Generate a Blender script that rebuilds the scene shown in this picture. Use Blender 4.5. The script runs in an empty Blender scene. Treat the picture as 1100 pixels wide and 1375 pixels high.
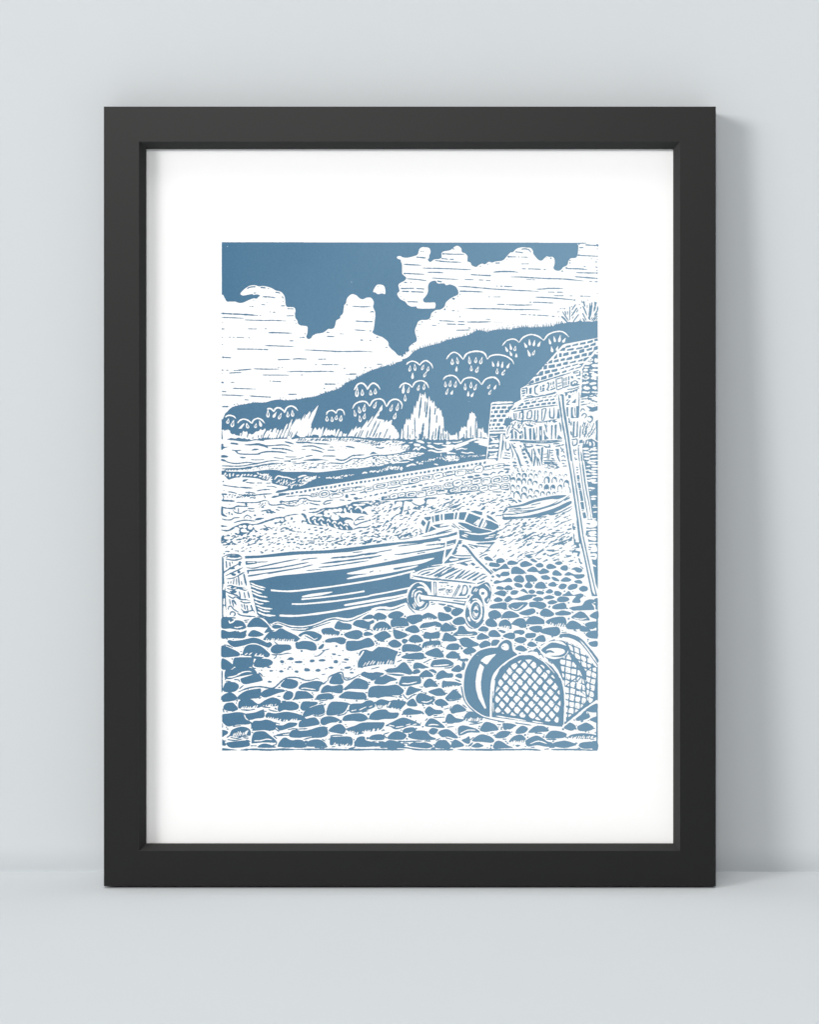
import bpy, bmesh, math
import numpy as np
from mathutils import Matrix, Vector

C = bpy.context.scene
COL = C.collection
PX = 0.0004                      # metres of frame per unit of the drawing
LEAN = math.radians(3.2)         # the frame leans back on the wall
DEPTH = 0.022                    # thickness of the frame
HEIGHT = 1047 * PX
DIST = 1.5                       # camera to frame face
FRAME_M = Matrix.Translation((0, 0, DEPTH * math.sin(LEAN))) @ Matrix.Rotation(-LEAN, 4, 'X')
WALL_Y = DEPTH * math.cos(LEAN) + HEIGHT * math.sin(LEAN) + 0.0002

# ------------------------------------------------------------------ camera
cam = bpy.data.cameras.new('camera'); cam_o = bpy.data.objects.new('camera', cam); COL.objects.link(cam_o)
cam.sensor_fit = 'VERTICAL'; cam.sensor_height = 24.0; cam.sensor_width = 24.0
cam.lens = 24.0 * DIST / (1375 * PX)
cam.clip_start = 0.05; cam.clip_end = 100
cam_o.matrix_world = FRAME_M @ Matrix.Translation((-0.5 * PX, -DIST, (1190 - 687.5) * PX)) @ Matrix.Rotation(math.pi / 2, 4, 'X')
C.camera = cam_o
C.render.filter_size = 1.0

# ------------------------------------------------------------------ surroundings: made-up world glow, brightest up on the left, grading the frame's sheen
KEY = Vector((-0.46, -0.46, 0.76)).normalized()
world = bpy.data.worlds.new('World'); C.world = world; world.use_nodes = True
nt = world.node_tree; nt.nodes.clear()
def wn(t, **k):
    n = nt.nodes.new(t)
    for a, b in k.items(): setattr(n, a, b)
    return n
tc = wn('ShaderNodeTexCoord')
dot = wn('ShaderNodeVectorMath', operation='DOT_PRODUCT'); dot.inputs[1].default_value = KEY
mr = wn('ShaderNodeMapRange', interpolation_type='SMOOTHSTEP')
mr.inputs['From Min'].default_value = 0.26; mr.inputs['From Max'].default_value = 0.74
mr.inputs['To Min'].default_value = 0.05; mr.inputs['To Max'].default_value = 0.355
bg = wn('ShaderNodeBackground'); bg.inputs['Color'].default_value = (1, 1, 1, 1)
out = wn('ShaderNodeOutputWorld')
for a, b in ((tc.outputs['Generated'], dot.inputs[0]), (dot.outputs['Value'], mr.inputs['Value']),
             (mr.outputs[0], bg.inputs['Strength']), (bg.outputs[0], out.inputs['Surface'])): nt.links.new(a, b)

def lamp(name, d, dist, size, energy):
    l = bpy.data.lights.new(name, 'AREA'); l.shape = 'DISK'; l.size = size; l.energy = energy; l.color = (1.0, 0.985, 0.965)
    o = bpy.data.objects.new(name, l); COL.objects.link(o)
    p = Vector((0, 0, 0.2)) + Vector(d).normalized() * dist
    o.location = p; o.rotation_euler = (Vector((0, 0, 0.2)) - p).to_track_quat('-Z', 'Y').to_euler()
    return o
lamp('key_or_fill_lamp', (-0.97, -1.0, 0.38), 12.0, 3.5, 570)
lamp('key_or_fill_lamp', (-1.32, -1.0, 0.42), 12.0, 4.2, 310)
lamp('key_or_fill_lamp', (-0.08, -1.0, 0.42), 12.0, 1.6, 370)  # added frontal fill: lifts the wall shadow and puts a gleam on the frame
lamp('key_or_fill_lamp', (-0.05, -0.40, 1.0), 12.0, 4.0, 355)  # added overhead fill, brightens the floor to match the wall

vs = C.view_settings
vs.view_transform = 'Standard'; vs.look = 'None'; vs.exposure = 0.0; vs.gamma = 1.0; vs.use_curve_mapping = False

# ------------------------------------------------------------------ materials
def material(name, color, rough, spec=0.5, noise=None, bump=None):
    m = bpy.data.materials.new(name); m.use_nodes = True
    t = m.node_tree; b = t.nodes['Principled BSDF']
    b.inputs['Base Color'].default_value = (*color, 1); b.inputs['Roughness'].default_value = rough
    b.inputs['Specular IOR Level'].default_value = spec
    co = t.nodes.new('ShaderNodeTexCoord')
    if noise:
        scale, amt, detail = noise
        n = t.nodes.new('ShaderNodeTexNoise'); n.inputs['Scale'].default_value = scale; n.inputs['Detail'].default_value = detail
        r = t.nodes.new('ShaderNodeMapRange'); r.inputs['To Min'].default_value = 1 - amt; r.inputs['To Max'].default_value = 1 + amt
        x = t.nodes.new('ShaderNodeVectorMath'); x.operation = 'SCALE'; x.inputs[0].default_value = color
        t.links.new(co.outputs['Object'], n.inputs['Vector']); t.links.new(n.outputs['Fac'], r.inputs['Value'])
        t.links.new(r.outputs[0], x.inputs['Scale']); t.links.new(x.outputs[0], b.inputs['Base Color'])
    if bump:
        scale, dist, detail = bump
        n = t.nodes.new('ShaderNodeTexNoise'); n.inputs['Scale'].default_value = scale; n.inputs['Detail'].default_value = detail
        u = t.nodes.new('ShaderNodeBump'); u.inputs['Distance'].default_value = dist; u.inputs['Strength'].default_value = 0.5
        t.links.new(co.outputs['Object'], n.inputs['Vector']); t.links.new(n.outputs['Fac'], u.inputs['Height']); t.links.new(u.outputs[0], b.inputs['Normal'])
    return m
M_WALL = material('pale_grey_blue_wall_paint', (0.572, 0.600, 0.618), 0.9, 0.15, (14, 0.006, 3), (900, 0.00006, 3))
M_FLOOR = material('pale_grey_blue_floor', (0.692, 0.724, 0.744), 0.9, 0.15, (14, 0.006, 3), (900, 0.00005, 3))
M_FRAME = material('satin_black_lacquer', (0.0015, 0.0015, 0.0015), 0.40, 0.34, (60, 0.05, 4), (500, 0.00001, 3))
M_BEVEL = material('matt_black_bevel', (0.040, 0.040, 0.040), 0.8, 0.03, (60, 0.05, 4))
M_PAPER = material('white_printmaking_paper', (0.875, 0.875, 0.875), 0.95, 0.1, (180, 0.006, 4), (1400, 0.00004, 4))

def ink_material():
    m = bpy.data.materials.new('blue_relief_ink'); m.use_nodes = True
    t = m.node_tree; b = t.nodes['Principled BSDF']; N = t.nodes.new; L = t.links.new
    b.inputs['Roughness'].default_value = 0.75; b.inputs['Specular IOR Level'].default_value = 0.15
    co = N('ShaderNodeTexCoord')
    sep = N('ShaderNodeSeparateXYZ'); L(co.outputs['Object'], sep.inputs[0])
    # ink tone runs from darker on the left to lighter on the right
    r = N('ShaderNodeMapRange'); r.inputs['From Min'].default_value = -0.105; r.inputs['From Max'].default_value = 0.105
    L(sep.outputs['X'], r.inputs['Value'])
    big = N('ShaderNodeTexNoise'); big.inputs['Scale'].default_value = 16; big.inputs['Detail'].default_value = 2
    L(co.outputs['Object'], big.inputs['Vector'])
    s = N('ShaderNodeMath'); s.operation = 'MULTIPLY_ADD'; s.inputs[1].default_value = 0.35
    L(big.outputs['Fac'], s.inputs[0]); L(r.outputs[0], s.inputs[2])
    fine = N('ShaderNodeTexNoise'); fine.inputs['Scale'].default_value = 1500; fine.inputs['Detail'].default_value = 3
    L(co.outputs['Object'], fine.inputs['Vector'])
    s2 = N('ShaderNodeMath'); s2.operation = 'MULTIPLY_ADD'; s2.inputs[1].default_value = 0.5
    L(fine.outputs['Fac'], s2.inputs[0]); L(s.outputs[0], s2.inputs[2])
    ramp = N('ShaderNodeValToRGB'); e = ramp.color_ramp.elements
    e[0].position = 0.25; e[0].color = (0.062, 0.157, 0.259, 1); e[1].position = 1.4 / 1.5; e[1].color = (0.148, 0.267, 0.375, 1)
    k = N('ShaderNodeMath'); k.operation = 'MULTIPLY'; k.inputs[1].default_value = 1 / 1.5
    L(s2.outputs[0], k.inputs[0]); L(k.outputs[0], ramp.inputs['Fac'])
    L(ramp.outputs['Color'], b.inputs['Base Color'])
    return m
M_INK = ink_material()

def link_mesh(name, verts, faces, mat, parent=None):
    me = bpy.data.meshes.new(name); me.from_pydata(verts, [], faces); me.update()
    me.materials.append(mat)
    o = bpy.data.objects.new(name, me); COL.objects.link(o)
    if parent: o.parent = parent
    return o

# ------------------------------------------------------------------ setting: wall and floor
W = 40.0
wall_prof = [(0.0038, -0.004)] + [(0.0038 * (1 - z / 0.016) ** 2, z) for z in np.linspace(0, 0.016, 9)] + [(0.0, 6.0)]  # foot curves back, a shape made up to shade the wall towards the floor
wv, wf = [], []
for dy, z in wall_prof: wv += [(-W, WALL_Y + dy, z), (W, WALL_Y + dy, z)]
for k in range(len(wall_prof) - 1): wf.append((2 * k, 2 * k + 1, 2 * k + 3, 2 * k + 2))
wall = link_mesh('wall', wv, wf, M_WALL); wall['kind'] = 'structure'
for p in wall.data.polygons: p.use_smooth = True
floor = link_mesh('floor', [(-40, -40, 0), (40, -40, 0), (40, WALL_Y + 0.05, 0), (-40, WALL_Y + 0.05, 0)], [(0, 1, 2, 3)], M_FLOOR); floor['kind'] = 'structure'

# ------------------------------------------------------------------ the framed print
fp = bpy.data.objects.new('framed_print', None); COL.objects.link(fp)
fp.matrix_world = FRAME_M
fp['label'] = 'black framed blue linocut of boats on a harbour beach, leaning against a pale wall'
fp['category'] = 'framed print'

def at(px, py, y=0.0):           # a point of the frame's front view, at depth y behind its face
    k = (DIST + y) / DIST
    return ((-0.5 + (px - 550) * k) * PX, y, ((1190 - 687.5) + (687.5 - py) * k) * PX)

# outer edge, face edge and lip edge of the moulding (left, top, right, bottom)
OUT = (139, 143, 962, 1190); FACE = (186.3, 190.2, 913.8, 1142.6); LIP = (195.3, 199.2, 905.4, 1133.4)
LIP_D, PAPER_D = 0.0070, 0.0103
def ring(box, y, grow=0.0):
    x0, y0, x1, y1 = box; g = grow
    P = [at(x0, y0, y), at(x1, y0, y), at(x1, y1, y), at(x0, y1, y)]      # tl tr br bl
    s = [(g, -g), (-g, -g), (-g, g), (g, g)]
    return [(p[0] + a, p[1], p[2] + b) for p, (a, b) in zip(P, s)]
def outer(y, inset): 
    P = [at(OUT[0], OUT[1]), at(OUT[2], OUT[1]), at(OUT[2], OUT[3]), at(OUT[0], OUT[3])]
    s = [(inset, -inset), (-inset, -inset), (-inset, inset), (inset, inset)]
    return [(p[0] + a, y, p[2] + b) for p, (a, b) in zip(P, s)]
lip = ring(LIP, LIP_D)
rings = [outer(DEPTH, 0), outer(0.0004, 0), outer(0.0, 0.0004), ring(FACE, 0.0), lip, [(p[0], DEPTH, p[2]) for p in lip]]
for i in range(4):               # four mitred rails
    j = (i + 1) % 4
    v = [r[i] for r in rings] + [r[j] for r in rings]; n = len(rings)
    side = [(k, (k + 1) % n, n + (k + 1) % n, n + k) for k in range(n)]
    rail = link_mesh('frame_rail', v, [q for k, q in enumerate(side) if k not in (3, 4)] + [tuple(range(n))[::-1], tuple(range(n, 2 * n))], M_FRAME, fp)
    c = [v[q] for q in (3, 4, 5, n + 3, n + 4, n + 5)]
    bev = link_mesh('inner_bevel', c, [(0, 1, 4, 3), (1, 2, 5, 4)], M_BEVEL, rail)
    for o in (rail, bev):
        bm = bmesh.new(); bm.from_mesh(o.data)
        if o is rail: bmesh.ops.recalc_face_normals(bm, faces=bm.faces)
        bm.to_mesh(o.data); bm.free()

# white sheet inside the frame
g = 0.00005
a, b = lip[3], lip[1]
x0, x1, z0, z1 = a[0] + g, b[0] - g, a[2] + g, b[2] - g
pv = [(x0, PAPER_D, z0), (x1, PAPER_D, z0), (x1, PAPER_D, z1), (x0, PAPER_D, z1), (x0, PAPER_D + .002, z0), (x1, PAPER_D + .002, z0), (x1, PAPER_D + .002, z1), (x0, PAPER_D + .002, z1)]
paper = link_mesh('paper_sheet', pv, [(0, 1, 2, 3), (7, 6, 5, 4), (0, 4, 5, 1), (1, 5, 6, 2), (2, 6, 7, 3), (3, 7, 4, 0)], M_PAPER, fp)
board = link_mesh('backing_board', [(x, PAPER_D + d, z) for d in (.0022, .005) for x, z in ((x0, z0), (x1, z0), (x1, z1), (x0, z1))],
                  [(0, 1, 2, 3), (7, 6, 5, 4), (0, 4, 5, 1), (1, 5, 6, 2), (2, 6, 7, 3), (3, 7, 4, 0)], M_FRAME, fp)

# ------------------------------------------------------------------ the linocut: shapes cut by hand, inked as one thin film of relief ink
X0, Y0, X1, Y1 = 296.0, 323.0, 805.0, 1009.0      # drawn area, in print units
RES = 4

class Lino:
    """Cuts the block: paints ink (1) and bare paper (0) shapes into an array."""
    def __init__(self):
        self.w = int((X1 - X0) * RES); self.h = int((Y1 - Y0) * RES)
        self.a = np.zeros((self.h, self.w), np.float32)
        self.T = (0, 0); self.grow = 0.0; self.rng = np.random.default_rng(7)
    def fill(self, P, v):
        P = np.asarray(P, float)
        x = (P[:, 0] / 10 + self.T[0] - X0) * RES - 0.5
        y = (P[:, 1] / 10 + self.T[1] - Y0) * RES - 0.5
        ya = max(0, int(math.ceil(y.min()))); yb = min(self.h - 1, int(math.floor(y.max())))
        x2 = np.roll(x, -1); y2 = np.roll(y, -1)
        lo = np.minimum(y, y2); hi = np.maximum(y, y2)
        with np.errstate(divide='ignore', invalid='ignore'):
            sl = (x2 - x) / (y2 - y)
        for r in range(ya, yb + 1):
            m = (lo <= r) & (hi > r)
            xs = np.sort(x[m] + (r - y[m]) * sl[m])
            for k in range(0, len(xs) - 1, 2):
                i = max(0, int(math.ceil(xs[k]))); j = min(self.w - 1, int(math.floor(xs[k + 1])))
                if j >= i: self.a[r, i:j + 1] = v
    def spline(self, P, closed=False, n=6):
        P = np.asarray(P, float)
        if len(P) < 3: 
            t = np.linspace(0, 1, 9)[:, None]; return P[0] * (1 - t) + P[-1] * t
        if closed: Q = np.vstack([P[-1], P, P[0], P[1]])
        else: Q = np.vstack([2 * P[0] - P[1], P, 2 * P[-1] - P[-2]])
        out = []; t = np.arange(n)[:, None] / n
        for i in range(1, len(Q) - 2):
            a, b, c, d = Q[i - 1], Q[i], Q[i + 1], Q[i + 2]
            out.append(0.5 * (2 * b + (c - a) * t + (2 * a - 5 * b + 4 * c - d) * t * t + (3 * b - a - 3 * c + d) * t ** 3))
        out = np.vstack(out)
        return out if closed else np.vstack([out, P[-1]])
    def stroke(self, P, w, v, taper=True, jit=0.14):
        Q = self.spline(P)
        d = np.gradient(Q, axis=0); L = np.hypot(d[:, 0], d[:, 1]) + 1e-9
        N = np.stack([-d[:, 1] / L, d[:, 0] / L], 1)
        s = np.concatenate([[0], np.cumsum(np.hypot(*np.diff(Q, axis=0).T))]); s = s / max(s[-1], 1e-9)
        k = np.ones(len(Q))
        if taper: k = np.clip(np.minimum(0.35 + s / 0.16, 0.35 + (1 - s) / 0.3), 0.35, 1)
        k = k * (1 + self.rng.normal(0, jit, len(Q)))
        hw = (w / 2 * k)[:, None]
        self.fill(np.vstack([Q + N * hw, (Q - N * hw)[::-1]]), v)
    def blob(self, cx, cy, rx, ry, v, jit=0.12, rot=None):
        n = 9; r = self.rng
        th = np.arange(n) / n * 2 * math.pi + r.uniform(0, 1)
        k = 1 + r.normal(0, jit, n)
        a = r.normal(0, 0.08) if rot is None else rot
        px, py = rx * np.cos(th) * k, ry * np.sin(th) * k
        P = np.stack([cx + px * math.cos(a) - py * math.sin(a), cy + px * math.sin(a) + py * math.cos(a)], 1)
        self.fill(self.spline(P, True, 4), v); return P
    def inside(self, P, x, y):
        c = False; j = len(P) - 1
        for i in range(len(P)):
            if (P[i][1] > y) != (P[j][1] > y) and x < (P[j][0] - P[i][0]) * (y - P[i][1]) / (P[j][1] - P[i][1]) + P[i][0]: c = not c
            j = i
        return c
    def scatter(self, p, P):
        seed, n, l0, l1, w, ang = p; r = np.random.default_rng(int(seed) + 100)
        v = 0.0 if w < 0 else 1.0; w = abs(w)
        P = np.asarray(P).reshape(-1, 2); a, b = P.min(0), P.max(0); got = []
        while len(got) < n:
            best = None
            for _ in range(6):
                for _ in range(60):
                    q = a + r.uniform(0, 1, 2) * (b - a)
                    if self.inside(P, *q): break
                dd = min([math.hypot((q[0] - g[0]) * 0.6, q[1] - g[1]) for g in got] or [1e9])
                if best is None or dd > best[0]: best = (dd, q)
            got.append(best[1])
        for q in got:
            L = r.uniform(l0, l1); th = math.radians(ang + r.normal(0, 12))
            if r.uniform() < 0.15: L *= 0.4
            u = np.array([math.cos(th), math.sin(th)]); nn = np.array([-u[1], u[0]])
            bend = nn * r.normal(0, 0.07) * L
            pts = [q - u * L / 2, q + bend, q + u * L / 2]
            self.stroke(pts, w * r.uniform(0.5, 0.95), v, True, 0.18)
            if r.uniform() < 0.3 and v:
                self.fill([q - u * L * 0.2, q + nn * w * r.uniform(0.6, 1.0) * r.choice([-1, 1]), q + u * L * 0.22], v)
    def run(self, text):
        for line in text.splitlines():
            line = line.split('#')[0].split()
            if not line: continue
            c = line[0]; line = [t for t in line[1:] if t != 'i']; f = [float(t) for t in line]
            pr = lambda k: np.array(f[k:k + (len(f) - k) // 2 * 2]).reshape(-1, 2)
            r = self.rng
            if c == 'T': self.T = (f[0], f[1])
            elif c in 'WB':
                P = pr(0)
                if c == 'B' and self.grow:
                    m = P.mean(0); q = P - m; P = m + q * (1 + self.grow / (np.hypot(q[:, 0], q[:, 1])[:, None] + 1))
                self.fill(self.spline(P, True), 0.0 if c == 'W' else 1.0)
            elif c in ('WS', 'BS'): self.fill(pr(0), 0.0 if c == 'WS' else 1.0)
            elif c in 'wb': self.stroke(pr(1), f[0] + (3.0 if f[0] < 13 else 1.5 if f[0] < 18 else 0) * (c == 'b') + (1.5 if f[0] < 15 else 0) * (c == 'w'), 0.0 if c == 'w' else 1.0)
            elif c in ('v', 'v0'): self.stroke(pr(1), f[0], 0.0 if c == 'v' else 1.0, False, 0.06)
            elif c == 'f':
                Q = self.spline(pr(1)); n = len(Q); L = np.hypot(*np.diff(Q, axis=0).T).sum()
                m = max(2, int(L / 60)); e = np.sort(r.uniform(0, 1, 2 * m))
                for k in range(m):
                    i, j = int(e[2 * k] * (n - 1)), int(e[2 * k + 1] * (n - 1)) + 1
                    self.stroke(Q[i:j + 1] if j - i > 1 else Q[i:i + 2], f[0] * r.uniform(0.8, 1.1) + 3.5, 1.0)
            elif c in 'de':
                for k in range(0, len(f) - 2, 3): self.blob(f[k], f[k + 1], f[k + 2], f[k + 2] * 0.8, 1.0 if c == 'd' else 0.0, 0.2)
            elif c in 'lL':
                for k in range(0, len(f) - 3, 4): self.blob(*f[k:k + 4], 1.0 if c == 'l' else 0.0, 0.07)
            elif c == 'O':
                for k in range(0, len(f) - 3, 4):
                    x, y, a, b = f[k:k + 4]; a *= 1.1; b *= 1.14
                    th = np.arange(14) / 14 * 2 * math.pi + .2
                    cs, sn = np.cos(th), np.sin(th)
                    e = r.uniform(.42, .62)
                    q = np.stack([np.sign(cs) * np.abs(cs) ** e * (1 + r.normal(0, .06, 14)), np.sign(sn) * np.abs(sn) ** e * (1 + r.normal(0, .07, 14))], 1)
                    def put(sa, sb, v, dx=0, dy=0):
                        p = q * (sa, sb); self.fill(self.spline(np.stack([x + dx + p[:, 0], y + dy + p[:, 1] - .16 * p[:, 0]], 1), True, 4), v)
                    put(a, b, 1.0); put(a - 9, b - 8, 0.0)
                    mode = r.integers(0, 3)
                    if mode == 0: put(a * .62, b * .48, 1.0); put(a * .42, b * .22, 0.0, r.normal(0, 6), 2)
                    elif mode == 1: self.stroke([(x - a * .5, y + b * .45), (x - a * .55, y - b * .25), (x + a * .1, y - b * .45), (x + a * .55, y - b * .3)], 12, 1.0)
                    else: self.stroke([(x - a * .5, y + b * .2), (x, y - b * .1), (x + a * .5, y - b * .3)], 15, 1.0, True, .3)
            elif c == 'U':
                for k in range(0, len(f) - 3, 4):
                    x, y, a, b = f[k:k + 4]; s = r.uniform(-6, 6)
                    self.stroke([(x - a * .42 - s, y + b * .5), (x - a * .45, y - b * .1), (x - a * .1, y - b * .48), (x + a * .3, y - b * .35), (x + a * .42 + s, y + b * .35)], min(14, a * .2), 1.0)
                    self.stroke([(x - a * .1, y - b * .40), (x + a * .38, y - b * .1)], min(15, a * .22), 1.0)
            elif c == 'R':
                th = np.arange(25) / 24 * 2 * math.pi
                self.stroke(np.stack([f[0] + f[2] * np.cos(th), f[1] + f[3] * np.sin(th)], 1), f[4], f[5], False, .1)
            elif c == 'M': self.grow = f[0]
            elif c == 'D':
                p, q, w = np.array(f[:2]), np.array(f[2:4]), f[4]
                d = q - p; L = np.hypot(*d); u = d / L; n = np.array([-u[1], u[0]])
                P = [p, p + d * .35 + n * w * .26, p + d * .7 + n * w * .5, p + d * .95 + n * w * .3, q, p + d * .95 - n * w * .3, p + d * .7 - n * w * .5, p + d * .35 - n * w * .26]
                self.fill(self.spline(P, True, 4), 0.0)
                if f[5]: self.stroke([p + d * .36, p + d * .62 + n * r.normal(0, 2), p + d * .84], w * .30, 1.0)
            elif c in 'gh':
                w, hh, Q = f[0], f[1], pr(2)
                for a, b in zip(Q[:-1], Q[1:]):
                    n = max(1, int(np.hypot(*(b - a)) / (w * 1.5)))
                    for k in range(n):
                        p = a + (b - a) * (k + r.uniform(0, .8)) / n; q = a + (b - a) * (k + .9) / n
                        t = r.uniform(.6, 1.9) * hh; x = r.normal(0, w * .3)
                        self.fill([p + (-2, 6), p + (w * .2 + x, -t), p + (w * .45 + x, -t), p + (w * .75, 6)], 1.0 if c == 'g' else 0.0)
            elif c == 'F':
                p, q = np.array(f[:2]), np.array(f[2:4])
                for k in range(int(f[4])):
                    z = p + (q - p) * (k + r.uniform(.2, .8)) / f[4]; t = r.uniform(.55, 1.1)
                    self.stroke([z + (-f[6] * .25, f[5] * .3), z + (f[6] * t, -f[5] * t * .8)], f[7] * r.uniform(.9, 1.3), 0.0)
            elif c == 'K':
                p, q = np.array(f[:2]), np.array(f[2:4]); n = int(f[4]); w, hh = f[5] / 2, f[6] / 2; sl = (q - p)[1] / (q - p)[0]
                for k in range(n):
                    z = p + (q - p) * k / (n - 1) + r.normal(0, 2, 2); ww = w * r.uniform(.8, 1.12); h2 = hh * r.uniform(.8, 1.05)
                    self.fill([z + (-ww, -h2 - ww * sl), z + (ww, -h2 + ww * sl), z + (ww - 2, h2 + ww * sl), z + (-ww, h2 - ww * sl)], 1.0)
            elif c == 'X':
                o, u, v, s = np.array(f[:2]), np.array(f[2:4]), np.array(f[4:6]), f[6]; P = pr(7)
                for i in range(-14, 15):
                    for j in range(-14, 15):
                        z = o + u * i + v * j
                        pts = [z + (a * u + b * v) * s / 2 + r.normal(0, 3.5, 2) for a, b in ((-1, -1), (0, -1.05), (1, -1), (1.05, 0), (1, 1), (0, 1.05), (-1, 1), (-1.05, 0))]
                        ins = [self.inside(P, *t) for t in pts]
                        if not self.inside(P, *z) and sum(ins) < 2: continue
                        if not all(ins):
                            c0 = z if self.inside(P, *z) else np.mean([t for t, g in zip(pts, ins) if g], axis=0)
                            for n, g in enumerate(ins):
                                if g: continue
                                lo, hi = 0.0, 1.0
                                for _ in range(7):
                                    md = (lo + hi) / 2
                                    if self.inside(P, *(c0 + (pts[n] - c0) * md)): lo = md
                                    else: hi = md
                                pts[n] = c0 + (pts[n] - c0) * lo
                        if len(pts) < 3: continue
                        self.fill(pts, 0.0)
                        for _ in range(r.integers(0, 3)):
                            m = z + u * r.uniform(-.25, .3) ; self.stroke([m + v * .1, m + v * r.uniform(.25, .38)], 8, 1.0)
                            break
            elif c == 's': self.scatter(f[:6], f[6:])

def blur(a, s):
    n = int(3 * s + 1); k = np.exp(-0.5 * (np.arange(-n, n + 1) / s) ** 2); k /= k.sum()
    p = np.pad(a, ((n, n), (0, 0)), 'edge'); b = sum(k[i] * p[i:i + a.shape[0]] for i in range(2 * n + 1))
    p = np.pad(b, ((0, 0), (n, n)), 'edge'); return sum(k[i] * p[:, i:i + a.shape[1]] for i in range(2 * n + 1))


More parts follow.
